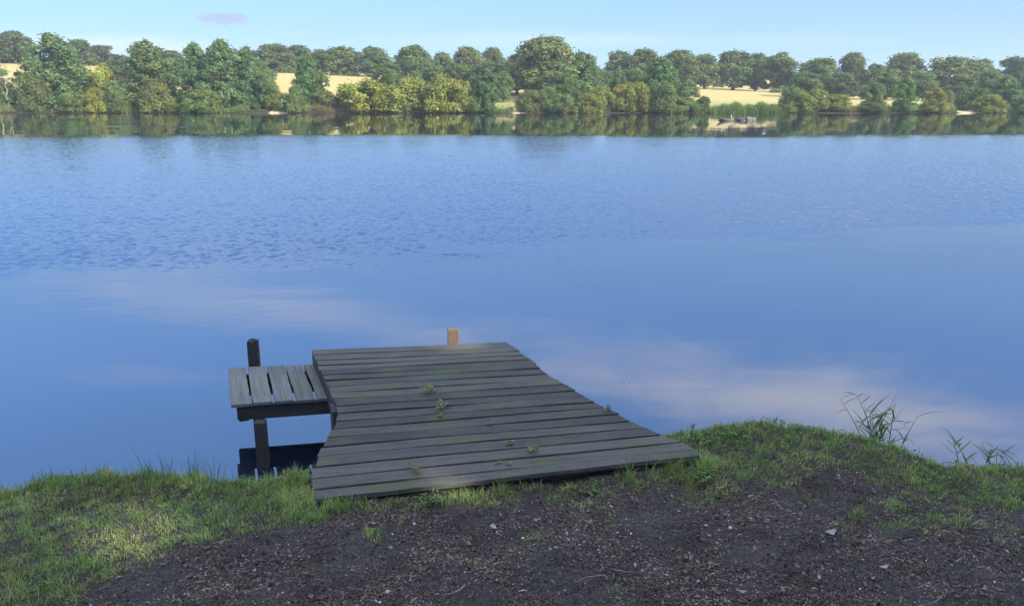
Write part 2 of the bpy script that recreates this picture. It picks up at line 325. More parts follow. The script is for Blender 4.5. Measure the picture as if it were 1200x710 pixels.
TREES = [
    ('oak', -158.23, 262, 23.41, 6.38, (1, 1, 1.05), 'airy tall oak at far left edge, above the tan field'),
    ('oak', -135.42, 258, 20.57, 5.29, (0.95, 0.95, 1), 'small oak top peeping out right of the tallest left alder'),
    ('oak', -132.72, 266, 19.29, 5.12, (0.85, 0.9, 1), 'low dark oak behind the yellow willow between two big alders'),
    ('oak', -109.19, 262, 17.49, 5.04, (0.9, 0.95, 1), 'oak half hidden between the second alder and the wide alder clump'),
    ('oak', -75.36, 262, 19.56, 7.06, (1, 1, 1), 'first full oak on the skyline right of the wide alder clump'),
    ('oak', -70.95, 272, 19.67, 5.58, (0.9, 0.95, 1.05), 'oak on the skyline directly behind the narrow pointed alder'),
    ('oak', -60.81, 262, 18.01, 5.04, (1, 1, 1), 'short oak on the skyline just right of the narrow pointed alder'),
    ('oak', -53.71, 262, 18.78, 6.05, (1.15, 1.1, 0.95), 'paler oak above the bare tan field, its trunk showing'),
    ('oak', -43.96, 262, 18.52, 6.72, (0.9, 0.95, 1), 'dark broad oak at the right end of the bare tan field'),
    ('oak', -30.02, 250, 18.28, 7.38, (0.9, 1, 0.9), 'broad dark oak above the gap between yellow willows'),
    ('oak', -22.8, 268, 17.3, 5.16, (1, 1, 1.1), 'short bluish oak between two taller ones above yellow willows'),
    ('oak', -14.26, 255, 18.35, 5.56, (1.15, 1.1, 0.9), 'upright olive oak behind the tallest yellow willow'),
    ('oak', -6.11, 268, 18.63, 5.16, (0.9, 0.95, 1.05), 'narrow dark oak top above the round dark alder'),
    ('oak', 1.28, 205, 13.42, 5.26, (0.85, 0.9, 0.95), 'dark oak left of the tallest skyline oak, sandy bank below'),
    ('oak', 8.06, 195, 16.54, 8.25, (1.1, 1.05, 1), 'tallest and widest oak on the skyline, near the middle'),
    ('oak', 17.43, 200, 13.35, 5.64, (0.85, 0.95, 0.9), 'dark oak touching the right side of the tallest oak'),
    ('oak', 23.76, 215, 10.1, 3.58, (0.8, 0.9, 1), 'small shaded oak low between tallest oak and a rounded one'),
    ('oak', 32.78, 255, 17.09, 5.56, (1, 1, 1.05), 'rounded oak standing alone against sky right of the tallest oak'),
    ('oak', 40.41, 250, 17.3, 6.41, (0.9, 0.95, 1.05), 'dark oak rising behind the big dark shore alder'),
    ('oak', 52.08, 255, 17.09, 6.54, (1.05, 1.05, 0.95), 'oak just right of the big dark shore alder, over green shrubs'),
    ('oak', 61.05, 258, 16.24, 5.63, (1.1, 1.1, 1), 'pale oak at the left end of the row on the golden field'),
    ('oak', 70.08, 258, 17.26, 6.62, (0.95, 1, 0.95), 'oak second in the row on the golden field, casting a long shadow'),
    ('oak', 78.31, 262, 16.45, 4.7, (1, 1, 1), 'narrow oak third in the row on the golden field'),
    ('oak', 82.08, 252, 16.42, 6.14, (1.05, 1.05, 0.9), 'dense round oak at the right end of the golden field row'),
    ('oak', 90.28, 240, 14.09, 7.39, (1, 1.05, 0.95), 'wide low oak above the round green shrub beside the reeds'),
    ('oak', 106.24, 256, 16.39, 4.93, (1.1, 1.1, 1), 'tall thin oak crown right of the wide low oak'),
    ('oak', 104.71, 235, 12.21, 4.52, (0.8, 0.9, 0.95), 'dark low oak left of the tall shore alder, right third'),
    ('oak', 119.87, 250, 15.81, 8.02, (1, 1.05, 0.9), 'broad oak on the skyline above the pear shaped shore alder'),
    ('oak', 131.33, 246, 14.87, 8.83, (1.1, 1.1, 0.95), 'widest oak in the right quarter of the skyline'),
    ('oak', 143.7, 250, 14.32, 4.81, (0.9, 1, 0.95), 'narrow oak right of the widest oak in the right quarter'),
    ('oak', 153.72, 250, 15.07, 6.73, (0.9, 0.95, 1), 'last skyline oak at the right edge'),
    ('oak', 166.59, 252, 14.42, 7.11, (1, 1, 1), 'oak just beyond the right edge of the photo'),
    ('oak', -167.86, 258, 21.07, 7.28, (1, 1, 1), 'oak just beyond the left edge of the photo'),
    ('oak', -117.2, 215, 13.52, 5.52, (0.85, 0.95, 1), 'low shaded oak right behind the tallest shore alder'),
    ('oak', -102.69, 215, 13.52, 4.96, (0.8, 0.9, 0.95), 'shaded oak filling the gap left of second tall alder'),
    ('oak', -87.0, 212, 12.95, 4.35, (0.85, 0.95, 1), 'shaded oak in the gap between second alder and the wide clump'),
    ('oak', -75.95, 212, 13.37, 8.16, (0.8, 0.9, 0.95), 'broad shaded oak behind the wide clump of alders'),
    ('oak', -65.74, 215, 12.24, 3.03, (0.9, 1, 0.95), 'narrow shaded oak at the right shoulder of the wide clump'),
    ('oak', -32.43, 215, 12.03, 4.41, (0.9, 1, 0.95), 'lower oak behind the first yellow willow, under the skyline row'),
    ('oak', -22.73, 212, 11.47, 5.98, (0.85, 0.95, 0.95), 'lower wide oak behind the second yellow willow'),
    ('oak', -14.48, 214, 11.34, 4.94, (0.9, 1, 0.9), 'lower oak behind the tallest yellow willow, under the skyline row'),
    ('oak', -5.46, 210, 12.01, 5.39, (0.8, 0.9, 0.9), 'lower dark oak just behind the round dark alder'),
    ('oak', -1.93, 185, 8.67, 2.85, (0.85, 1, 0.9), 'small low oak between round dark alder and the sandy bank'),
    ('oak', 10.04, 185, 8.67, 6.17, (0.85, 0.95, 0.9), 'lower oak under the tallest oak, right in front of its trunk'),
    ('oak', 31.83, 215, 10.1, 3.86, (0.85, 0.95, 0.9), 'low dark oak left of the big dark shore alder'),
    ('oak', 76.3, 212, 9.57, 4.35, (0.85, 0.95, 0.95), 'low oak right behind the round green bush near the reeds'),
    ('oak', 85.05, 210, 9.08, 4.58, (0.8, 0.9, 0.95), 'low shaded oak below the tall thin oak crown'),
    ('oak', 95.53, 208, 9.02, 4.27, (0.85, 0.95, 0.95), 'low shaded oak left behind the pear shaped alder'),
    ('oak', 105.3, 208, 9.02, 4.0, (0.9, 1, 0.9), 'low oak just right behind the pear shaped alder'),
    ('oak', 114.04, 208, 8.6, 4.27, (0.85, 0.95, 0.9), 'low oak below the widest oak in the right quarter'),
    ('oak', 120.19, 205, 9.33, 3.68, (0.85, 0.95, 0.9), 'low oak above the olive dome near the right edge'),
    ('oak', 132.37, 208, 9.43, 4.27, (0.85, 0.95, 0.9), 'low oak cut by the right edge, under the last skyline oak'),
    ('alder', -92.92, 166, 15.59, 8.08, (1, 1, 1), 'tallest shore alder, leafy to the water, near the left edge'),
    ('alder', -73.67, 165, 13.89, 7.43, (1.05, 1, 0.95), 'second tall alder on the left shore, left of the wide clump'),
    ('alder', -63.81, 165, 13.57, 4.82, (0.95, 1, 1), 'left alder of the wide dark green clump of three'),
    ('alder', -58.11, 164, 14.14, 5.79, (1, 1, 1), 'middle and tallest alder of the wide clump of three'),
    ('alder', -53.61, 166, 12.98, 4.85, (0.95, 1, 1), 'right alder of the wide dark green clump of three'),
    ('alder', -49.99, 163, 7.93, 2.38, (0.9, 0.95, 0.95), 'short dark alder at the right foot of the wide clump'),
    ('alder', -40.58, 163, 11.5, 4.56, (0.85, 0.95, 0.9), 'narrow pointed dark alder standing alone in front of tan field'),
    ('alder', -5.03, 159.4, 8.51, 3.53, (0.9, 1, 1), 'round dark alder at right end of the yellow willows'),
    ('alder', -25.4, 168, 8.44, 2.66, (1.15, 1.1, 0.9), 'small green alder behind the first yellow willow'),
    ('alder', -19.8, 168, 8.27, 2.86, (1.2, 1.15, 0.9), 'small bright alder behind the second yellow willow'),
    ('alder', 22.41, 172, 8.92, 2.93, (1.1, 1.15, 1), 'mid green alder behind two olive domes, right of middle'),
    ('alder', 11.52, 160.4, 6.6, 3.35, (1.05, 1.1, 1), 'fresh green alder below the tallest oak'),
    ('alder', 29.63, 164, 10.91, 5.59, (0.8, 0.9, 0.9), 'big dark shore alder right of the middle, casting dark reflection'),
    ('alder', 34.69, 159.4, 6.25, 3.14, (1.1, 1.1, 1), 'brighter alder against the right side of the big dark one'),
    ('alder', 76.9, 158.4, 6.87, 2.92, (1, 1.1, 0.95), 'pear shaped alder on the right shore, left of olive scrub'),
    ('alder', 99.68, 164, 7.31, 3.79, (0.85, 0.95, 0.9), 'dark alder near the right edge, behind the olive dome'),
    ('alder', -107.05, 166, 12.0, 5.25, (1, 1, 1), 'alder just beyond the left edge of the photo'),
    ('bush', -103.59, 166, 5.7, 2.83, (1, 1, 0.9), 'olive bush at left edge beside the bare dead saplings'),
    ('bush', -93.82, 159.4, 7.22, 3.33, (0.75, 0.8, 0.7), 'brownish bush in front of the tallest shore alder'),
    ('bush', -86.0, 158.4, 3.96, 3.12, (0.95, 1.1, 0.9), 'green bush at the right foot of the tallest shore alder'),
    ('bush', -83.36, 166, 8.86, 3.44, (1.7, 1.45, 0.75), 'upper yellow willow bush between the first two big alders'),
    ('bush', -81.4, 158.4, 4.45, 2.53, (1.6, 1.45, 0.7), 'low yellow bush under the upper yellow willow'),
    ('bush', -77.65, 159.4, 4.79, 2.74, (0.9, 1, 0.8), 'olive green bush at the left foot of second tall alder'),
    ('bush', -69.38, 158.4, 5.42, 3.7, (1.1, 1.05, 0.8), 'olive bush at the right foot of second tall alder'),
    ('bush', -60.08, 157.4, 4.12, 4.26, (0.9, 1.05, 0.9), 'wide green bush along the foot of the wide clump'),
    ('bush', -47.79, 163, 5.64, 2.38, (1.25, 1.2, 0.85), 'tan green scrub just right of the wide clump'),
    ('bush', -42.34, 157.4, 4.76, 2.71, (0.95, 1.1, 0.9), 'round green bush at the left foot of the pointed alder'),
    ('bush', -36.74, 160.4, 3.98, 3.75, (1.05, 1, 0.9), 'low brownish scrub right of the pointed alder'),
    ('bush', -28.47, 159.4, 6.09, 6.08, (1.6, 1.4, 0.7), 'largest yellow willow dome, leftmost of the row'),
    ('bush', -20.67, 160.4, 6.44, 4.73, (1.35, 1.25, 0.8), 'second yellow willow dome from the left of the row'),
    ('bush', -14.39, 160.4, 6.92, 5.72, (1.5, 1.35, 0.75), 'third and tallest yellow willow dome of the row'),
    ('bush', -9.27, 159.4, 5.93, 3.53, (1.4, 1.3, 0.75), 'last yellow willow dome, beside the round dark alder'),
    ('bush', 3.69, 158.4, 4.13, 2.92, (1.05, 1.05, 0.95), 'greyish bush right of the small sandy bank'),
    ('bush', 7.55, 158.4, 4.61, 2.73, (0.95, 1.1, 1), 'green bush between the greyish bush and the fresh alder'),
    ('bush', 10.3, 156.4, 3.14, 3.08, (1, 1.1, 1), 'low pale bush in front of the fresh green alder'),
    ('bush', 14.94, 156.4, 3.46, 3.08, (1.15, 1.1, 0.8), 'low olive bush with brownish foot, left of yellow domes'),
    ('bush', 17.89, 159.4, 4.79, 2.74, (1.2, 1.25, 0.8), 'yellow green bush left of the two olive domes'),
    ('bush', 21.26, 159.4, 5.11, 2.74, (1.4, 1.25, 0.75), 'left one of the two olive domes right of middle'),
    ('bush', 24.96, 158.4, 5.58, 3.12, (1.4, 1.25, 0.75), 'right one of the two olive domes right of middle'),
    ('bush', 29.82, 157.4, 5.24, 3.48, (0.85, 0.95, 0.85), 'round dark bush in front of the big dark shore alder'),
    ('bush', 37.75, 159.4, 2.99, 1.57, (0.8, 0.9, 0.9), 'tiny dark bush at the left end of the reed bed'),
    ('bush', 54.85, 158.4, 4.77, 3.31, (0.9, 1.1, 0.9), 'round green bush at the right end of the reed bed'),
    ('bush', 59.3, 159.4, 4.3, 3.14, (1.15, 1.15, 0.85), 'pale green bush right of the round green one'),
    ('bush', 64.01, 160.4, 3.32, 3.55, (1.1, 1.1, 0.85), 'low olive bush left of the dark shaded thicket'),
    ('bush', 70.12, 158.4, 1.85, 3.31, (0.6, 0.75, 0.7), 'low dark thicket with a pale meadow strip above it'),  # dark tint carries the shade this thicket lies in
    ('bush', 76.54, 172, 5.81, 2.93, (0.8, 0.95, 0.9), 'dark bush behind the low dark thicket'),
    ('bush', 83.93, 160.4, 4.64, 2.76, (1.4, 1.15, 0.8), 'upper brownish olive scrub right of the pear shaped alder'),
    ('bush', 81.65, 157.4, 2.5, 2.71, (1.2, 1.15, 0.75), 'lower olive bush right of the pear shaped alder'),
    ('bush', 87.78, 164, 4.17, 2.0, (1, 1.1, 0.85), 'small green bush behind the short sandy strip'),
    ('bush', 93.44, 165, 4.68, 3.41, (0.7, 0.85, 0.75), 'dark bush behind the olive dome near the right edge'),
    ('bush', 93.49, 158.4, 3.31, 3.51, (1.3, 1.25, 0.8), 'olive dome beside the short sandy strip, right edge side'),
    ('bush', 100.84, 158.4, 3.64, 2.92, (0.85, 1, 0.85), 'green bush cut by the right edge'),
    ('bush', 107.77, 160.4, 5.29, 3.94, (1, 1.05, 0.85), 'bush just beyond the right edge of the photo'),
]
EDGE = [(-3.118, 3.815), (-2.799, 3.89), (-2.586, 4.007), (-2.41, 4.131), (-2.154, 4.11), (-1.739, 4.048), (-1.299, 4.027), (-0.975, 4.089), (1.033, 4.623), (1.276, 4.729), (1.673, 4.756), (1.977, 4.675), (2.269, 4.472), (2.516, 4.239), (2.951, 4.131), (3.319, 4.027)]
GRASS_POINTS = [(-2.592, 3.583, 1), (-2.382, 3.669, 1), (-2.163, 3.76, 1), (-1.803, 3.76, 1), (-1.427, 3.714, 1), (-1.147, 3.669, 1), (-2.314, 3.269, 1), (-2.115, 3.342, 1), (-1.848, 3.381, 1), (-1.576, 3.419, 1), (-1.368, 3.54, 1), (-1.123, 3.583, 1), (-2.224, 2.999, 1), (-2.056, 3.096, 1), (-1.866, 3.096, 1), (-1.644, 3.197, 1), (-1.805, 2.908, 1), (-1.916, 2.849, 1), (-1.555, 3.583, 1), (-2.076, 2.766, 1), (-2.633, 3.269, 1), (-2.284, 2.766, 1), (-0.936, 3.714, 0.85), (-0.753, 3.687, 0.85), (-0.535, 3.714, 0.85), (-0.315, 3.76, 0.85), (-0.091, 3.778, 0.85), (-0.982, 3.625, 0.85), (-0.676, 3.76, 0.85), (1.024, 4.11, 0.95), (1.162, 4.278, 0.95), (1.381, 4.337, 0.95), (1.553, 4.397, 0.95), (1.76, 4.397, 0.95), (1.943, 4.337, 0.95), (2.072, 4.165, 0.95), (2.217, 4.057, 0.95), (2.355, 3.953, 0.95), (2.562, 3.903, 0.95), (2.764, 3.854, 0.95), (1.677, 4.165, 0.95), (2.929, 3.76, 0.95), (1.497, 4.221, 0.95), (1.363, 4.459, 0.95), (0.188, 3.933, 0.6), (0.424, 3.953, 0.6), (0.667, 4.004, 0.6), (0.848, 3.953, 0.6), (1.083, 3.953, 0.6), (2.028, 3.76, 0.6), (2.117, 3.583, 0.6), (1.916, 3.435, 0.6), (2.603, 3.669, 0.6), (2.549, 3.583, 0.6), (2.343, 3.76, 0.6), (-1.311, 2.938, 0.6), (-1.166, 3.583, 0.6), (0.09, 3.76, 0.6), (-1.265, 3.483, 0.6), (2.426, 3.669, 0.38), (0.184, 3.358, 0.38), (0.451, 3.76, 0.38), (-1.171, 2.849, 0.38), (1.648, 3.953, 0.38), (1.822, 3.807, 0.38), (1.995, 3.269, 0.38), (0.0, 3.197, 0.38), (2.314, 3.269, 0.38), (1.814, 3.583, 0.38), (1.64, 3.807, 0.38), (1.272, 3.953, 0.38), (2.218, 3.381, 0.38), (0.381, 3.499, 0.38), (-0.651, 3.342, 0.38), (-1.197, 3.269, 0), (-1.295, 3.096, 0), (-1.482, 2.999, 0), (-1.575, 2.878, 0), (-1.017, 3.342, 0), (-0.846, 3.499, 0), (-0.641, 3.54, 0), (-0.432, 3.583, 0), (-0.175, 3.625, 0), (0.0, 3.583, 0), (-0.741, 2.999, 0), (-1.074, 2.878, 0), (-0.391, 3.197, 0), (0.415, 3.419, 0), (0.0, 2.878, 0), (0.864, 3.583, 0), (1.323, 3.669, 0), (1.905, 4.004, 0), (0.815, 2.999, 0), (1.566, 3.197, 0), (1.789, 2.878, 0), (2.224, 2.999, 0), (1.356, 3.269, 0), (2.113, 3.129, 0), (0.461, 3.129, 0), (1.074, 2.878, 0), (0.706, 3.669, 0), (-0.559, 3.269, 0), (-0.166, 3.419, 0), (2.249, 2.766, 0), (-0.692, 2.766, 0), (1.185, 3.499, 0), (1.334, 2.999, 0), (0.0, 2.66, 0), (1.005, 2.66, 0)]
PLANK_LINES = [(-0.72, 6.323), (-0.705, 6.183), (-0.69, 6.037), (-0.678, 5.925), (-0.666, 5.815), (-0.654, 5.695), (-0.642, 5.579), (-0.628, 5.45), (-0.615, 5.325), (-0.601, 5.198), (-0.587, 5.06), (-0.574, 4.936), (-0.561, 4.81), (-0.549, 4.697), (-0.535, 4.568), (-0.522, 4.44), (-0.509, 4.318), (-0.494, 4.179), (-0.48, 4.043), (-0.467, 3.919), (-0.456, 3.816)]
LEFT_EDGE = [(-1.711, 6.371), (-1.657, 6.183), (-1.332, 5.343), (-1.146, 4.846), (-1.128, 4.635), (-1.133, 4.354), (-1.123, 4.124), (-1.106, 3.944), (-1.04, 3.76), (-1.0, 3.616)]
RIGHT_EDGE = [(-0.15, 6.621), (-0.058, 6.419), (0.11, 6.026), (0.259, 5.637), (0.4, 5.325), (0.53, 5.084), (0.679, 4.861), (0.792, 4.676), (0.899, 4.51), (1.061, 4.354), (1.092, 4.157), (1.083, 3.996)]
HOLES = [(-1.948, 3.345, 0.46, 0.035), (-1.801, 3.567, 0.46, 0.035), (-0.362, 3.883, 0.46, 0.045)]

# ------------------------------------------------------------------ ground functions
EX = np.array([e[0] for e in EDGE]); EY = np.array([e[1] for e in EDGE]); _o = np.argsort(EX); EX = EX[_o]; EY = EY[_o]
def edge_y(x): return np.interp(x, EX, EY) + 0.03 * np.sin(x * 9.1) + 0.02 * np.sin(x * 23.7 + 1)
def lump(x, y):
    return (0.012 * np.sin(3.1 * x + 1.7 * y + .4) * np.sin(2.3 * y - 1.1 * x) + 0.008 * np.sin(9.3 * x - 4.1 * y) * np.sin(7.7 * y + 5.2 * x + 1)
            + 0.005 * np.sin(23 * x + 11 * y + 2) * np.sin(19 * y - 13 * x) + 0.003 * np.sin(51 * x - 37 * y) * np.sin(43 * y + 29 * x + 1)
            + 0.002 * np.sin(97 * x + 61 * y) * np.sin(89 * y - 71 * x + 2))
def ground_z(x, y):
    x = np.asarray(x, float); y = np.asarray(y, float)
    z = 0.95 - 0.14 * np.clip(y, 0, 3.85) + 0.02 * np.clip(-y, 0, 20)
    d = y - edge_y(x)
    z = z + 0.03 * np.exp(-((x - 1.9) / 0.9) ** 2 - ((y - 4.6) / 0.5) ** 2)
    # soil and turf have built up against the jetty's near edge, except for a hollow right of its middle
    fe = 3.77 + 0.235 * (x + 1.026)
    z = z + 0.034 * np.exp(-((y - fe + .05) / .16) ** 2) * np.exp(-(np.clip(np.abs(x) - .95, 0, 9) / .2) ** 2) * (1 - .75 * np.exp(-((x - .32) / .22) ** 2))
    drop = np.clip(d + 0.02, 0, 1.0)
    z = z - np.where(drop < 0.12, drop ** 2 * 3.2, 0.046 + (drop - 0.12) * 0.95)
    return np.maximum(z + lump(x, y), -0.6)
def field_z(x, y):
    x = np.asarray(x, float); y = np.asarray(y, float)
    top = np.clip(8.2 - 0.036 * np.clip(x, -230, 200), 2.0, 17)
    t = np.clip((y - 160) / 100.0, 0, 1); s = t * t * (3 - 2 * t) * 0.45 + t * 0.55
    shore = np.clip((y - 157) / 2.5, 0, 1) * 0.35 - np.clip((157 - y) / 4, 0, 1) * 1.5
    return shore + (top - 0.5) * s + np.clip(y - 262, 0, 150) * (0.042 + 0.03 * np.clip((x - 10) / 60, 0, 1)) + 0.15 * np.sin(x * 0.11) * np.sin(y * 0.09)

# ------------------------------------------------------------------ ground, lake bed, far land, water
def axis(lo, hi, step, far, growth=1.25):
    a = list(np.arange(lo, hi + step / 2, step)); s = step
    while a[-1] < far: s *= growth; a.append(a[-1] + s)
    s = step
    while a[0] > -far: s *= growth; a.insert(0, a[0] - s)
    return np.array(a)
def grid(name, xs, ys, fn, mat):
    X, Y = np.meshgrid(xs, ys); Z = fn(X, Y)
    v = np.stack([X, Y, Z], -1).reshape(-1, 3); nx, ny = len(xs), len(ys)
    i = np.arange(nx * ny).reshape(ny, nx)
    f = np.stack([i[:-1, :-1], i[:-1, 1:], i[1:, 1:], i[1:, :-1]], -1).reshape(-1, 4)
    o = link(name, fast_mesh(name, v, f, smooth=True), mat); return tag(o, kind='structure')
xs = axis(-4.2, 4.2, 0.014, 900, 1.18)
ya = np.arange(1.8, 6.0, 0.014); yb = [ya[0]]; s_ = 0.014
while yb[-1] > -120: s_ *= 1.2; yb.append(yb[-1] - s_)
yc = [ya[-1]]; s_ = 0.014
while yc[-1] < 12: s_ *= 1.2; yc.append(yc[-1] + s_)
ys = np.array(sorted(yb[1:]) + list(ya) + yc[1:])
tag(grid('ground', xs, ys, ground_z, MAT_SOIL), 'dark bare soil of the near bank sloping to the lake', 'ground')
fx = np.unique(np.concatenate([np.arange(-240, 241, 3), np.linspace(-2600, -240, 60), np.linspace(240, 2600, 60)]))
fy = np.unique(np.concatenate([np.arange(150, 166, 0.5), np.arange(166, 300, 3), np.linspace(300, 5200, 70)]))
tag(grid('far_field', fx, fy, field_z, MAT_FIELD), 'dry golden field rising behind the far shore', 'field')
bed = fast_mesh('lake_bed', [(-2600, 5, -1.2), (2600, 5, -1.2), (2600, 157, -1.2), (-2600, 157, -1.2)], [(0, 1, 2, 3)])
tag(link('lake_bed', bed, MAT_SOIL), 'muddy lake bed under the water', 'lake bed', kind='structure')
wm = fast_mesh('water', [(-2600, 3.6, -0.05), (2600, 3.6, -0.05), (2600, 159.5, -0.05), (-2600, 159.5, -0.05)], [(0, 1, 2, 3)])
tag(link('water', wm, MAT_WATER), 'blue lake, rippled by wind in the middle and calm near both shores', 'lake', kind='structure')

# ------------------------------------------------------------------ leaves
def leaf_cards(rng, pos, nrm, L, W, colf):
    """one diamond shaped leaf (or leaf spray) per position, facing roughly nrm"""
    n = len(pos)
    a = rng.normal(size=(n, 3)); u = np.cross(nrm, a); u /= np.linalg.norm(u, axis=1)[:, None] + 1e-9
    v = np.cross(nrm, u); v /= np.linalg.norm(v, axis=1)[:, None] + 1e-9
    l = L * rng.uniform(0.6, 1.3, n)[:, None]; w = W * rng.uniform(0.6, 1.3, n)[:, None]
    k = nrm * (l * 0.18)
    V = np.stack([pos - u * l, pos + v * w + k * .5 - u * l * rng.uniform(-.3, .3, (n, 1)), pos + u * l - k, pos - v * w + k * .5 + u * l * rng.uniform(-.3, .3, (n, 1))], 1).reshape(-1, 3)
    F = np.arange(4 * n).reshape(n, 4)
    return V, F, np.repeat(colf, 4, axis=0)
def unit(v): return v / (np.linalg.norm(v, axis=-1, keepdims=True) + 1e-9)

def env(kind, t):
    if kind == 'oak':   return max(0.0, 1 - abs((t - 0.40) / 0.62) ** 2.0) ** 0.7
    if kind == 'alder': return 0.98 * max(0.0, 1 - t ** 1.7) ** 0.62
    return max(0.0, 1 - t ** 2.4) ** 0.5 * (0.9 + .2 * min(t, .5))
SPEC = {'oak': dict(H=12.0, R=5.0, z0=1.5, lobes=80, lr=(0.15, 0.33), leaves=9500, L=0.32, W=0.19, mat=MAT_OAK),
        'alder': dict(H=15.0, R=6.0, z0=0.0, lobes=130, lr=(0.12, 0.27), leaves=14500, L=0.30, W=0.17, mat=MAT_ALDER),
        'bush': dict(H=5.2, R=3.5, z0=0.0, lobes=50, lr=(0.20, 0.34), leaves=8000, L=0.19, W=0.11, mat=MAT_BUSH)}
def crown_mesh(kind, seed):
    sp = SPEC[kind]; rng = np.random.default_rng(seed); rnd = random.Random(seed)
    H, Rr, z0 = sp['H'], sp['R'], sp['z0']; lob = []
    ph = [rnd.uniform(0, 6.28) for _ in range(4)]
    for i in range(sp['lobes']):
        t = rnd.random() ** (1.0 if kind != 'bush' else 1.3) * 0.93 + 0.03
        a = rnd.uniform(0, 2 * math.pi)
        wob = 1 + 0.16 * math.sin(2 * a + ph[0] + 3 * t) + 0.12 * math.sin(3 * a + ph[1] - 6 * t)
        q = rnd.uniform(0.45, 0.88) if i % 4 else rnd.uniform(0.0, 0.4)
        lr = rnd.uniform(*sp['lr']) * Rr
        if kind == 'alder': lr *= 1.2 - 0.45 * t
        r_ = max(0, env(kind, t) * Rr * wob * q)
        z = z0 + t * (H - z0) - lr * 0.35
        if kind != 'oak': z = max(z, lr * 0.55)
        lob.append((r_ * math.cos(a), r_ * math.sin(a), z, lr))
    # a few lobes guarantee the top
    lob.append((rnd.uniform(-.3, .3), rnd.uniform(-.3, .3), H - Rr * sp['lr'][0] * 0.95, Rr * sp['lr'][0]))
    lob = np.array(lob); n = sp['leaves']
    pr = lob[:, 3] ** 2; idx = rng.choice(len(lob), n, p=pr / pr.sum())
    d = unit(rng.normal(size=(n, 3))); d[:, 2] = np.where(d[:, 2] < -0.6, -d[:, 2] * 0.7, d[:, 2]); d = unit(d)
    rad = lob[idx, 3] * (1 - 0.55 * rng.random(n) ** 2.2 + 0.10 * rng.normal(size=n).clip(-1, 2.5))
    sq = np.ones((n, 3)); sq[:, 2] = 0.95 if kind != 'alder' else 0.9
    pos = lob[idx, :3] + d * rad[:, None] * sq
    nrm = unit(d + 0.45 * rng.normal(size=(n, 3)))
    hue = rng.uniform(-1, 1, len(lob)); lum = rng.uniform(0.68, 1.30, len(lob))
    ll = (lum[idx] * rng.uniform(0.7, 1.35, n))[:, None]
    col = np.concatenate([ll * (1 + 0.13 * hue[idx])[:, None], ll, ll * (1 - 0.12 * hue[idx])[:, None]], 1)
    if kind != 'oak': pos[:, 2] = np.abs(pos[:, 2])
    # loose sprigs at the outline
    m = n // 9; j = rng.choice(n, m); ex = pos[j] + d[j] * (0.13 * Rr * rng.random((m, 1))) + np.array([0, 0, 0.02 * H]) * rng.random((m, 1))
    V, F, C = leaf_cards(rng, np.concatenate([pos, ex]), np.concatenate([nrm, unit(rng.normal(size=(m, 3)))]), sp['L'], sp['W'], np.concatenate([col, col[j]]))
    return fast_mesh(kind + '_crown', V, F, C), lob
def trunk_mesh(kind, seed, lob):
    rnd = random.Random(seed + 5); b = MB(); sp = SPEC[kind]; H, z0 = sp['H'], sp['z0']
    if kind == 'bush':
        for k in range(6):
            l = lob[rnd.randrange(len(lob))]
            b.tube([(rnd.uniform(-.4, .4), rnd.uniform(-.4, .4), -0.3), (l[0] * .4, l[1] * .4, l[2] * .5), (l[0], l[1], l[2])], [0.10, 0.07, 0.03], 5)
    else:
        r0 = 0.36 if kind == 'oak' else 0.22; top = H * (0.62 if kind == 'oak' else 0.85)
        pts = []; x = y = 0
        for k in range(7):
            pts.append((x, y, -0.4 + (top + 0.4) * k / 6)); x += rnd.uniform(-.16, .16); y += rnd.uniform(-.16, .16)
        b.tube(pts, [r0 * 1.35, r0, r0 * .9, r0 * .75, r0 * .55, r0 * .35, r0 * .15], 8)
        for k in range(12):
            l = lob[rnd.randrange(len(lob))]; zb = min(l[2] * 0.7, top * 0.8); i = min(5, int((zb + .4) / (top + .4) * 6)); p0 = Vector(pts[i])
            p1 = Vector((l[0], l[1], max(l[2], p0.z + .3))); mid = (p0 + p1) / 2 + Vector((0, 0, 0.3))
            b.tube([p0, mid, p1], [r0 * .4, r0 * .26, r0 * .1], 5)
    return b.mesh(kind + '_trunk')
VAR = {}
for kind, cnt in (('oak', 7), ('alder', 6), ('bush', 6)):
    VAR[kind] = []
    for k in range(cnt):
        cm, lob = crown_mesh(kind, 100 * len(kind) + k * 7 + 3); tm = trunk_mesh(kind, k * 11 + 2, lob)
        cm.materials.append(SPEC[kind]['mat']); tm.materials.append(MAT_BARK)
        VAR[kind].append((cm, tm))
NAMES = {'oak': ('oak_tree', 'tree'), 'alder': ('alder_tree', 'tree'), 'bush': ('bush', 'bush')}
GRP = {'oak': 'oaks along the far skyline', 'alder': 'alders on the far shore', 'bush': 'bushes along the far shore'}
rt = random.Random(77); cnt = {'oak': 0, 'alder': 0, 'bush': 0}
for kind, X, D, zt, Rr, tint, lab in TREES:
    gz = float(field_z(X, D)); sp = SPEC[kind]; h = zt - gz
    cm, tm = VAR[kind][rt.randrange(len(VAR[kind]))]; cnt[kind] += 1
    root = empty(NAMES[kind][0], (X, D, gz), rt.uniform(0, 6.28))
    tag(root, lab, NAMES[kind][1], GRP[kind])
    wx = rt.uniform(.9, 1.14); root.scale = (Rr / sp['R'] * wx, Rr / sp['R'] * (2.03 - wx), h / sp['H'])
    for nm_, me in (('crown', cm), ('trunk', tm)):
        o = link(nm_ if kind != 'bush' or nm_ == 'crown' else 'stems', me, None, root)
        j = rt.uniform(0.9, 1.1)
        if nm_ == 'crown': o.color = (tint[0] * j, tint[1] * j, tint[2] * j, 1)

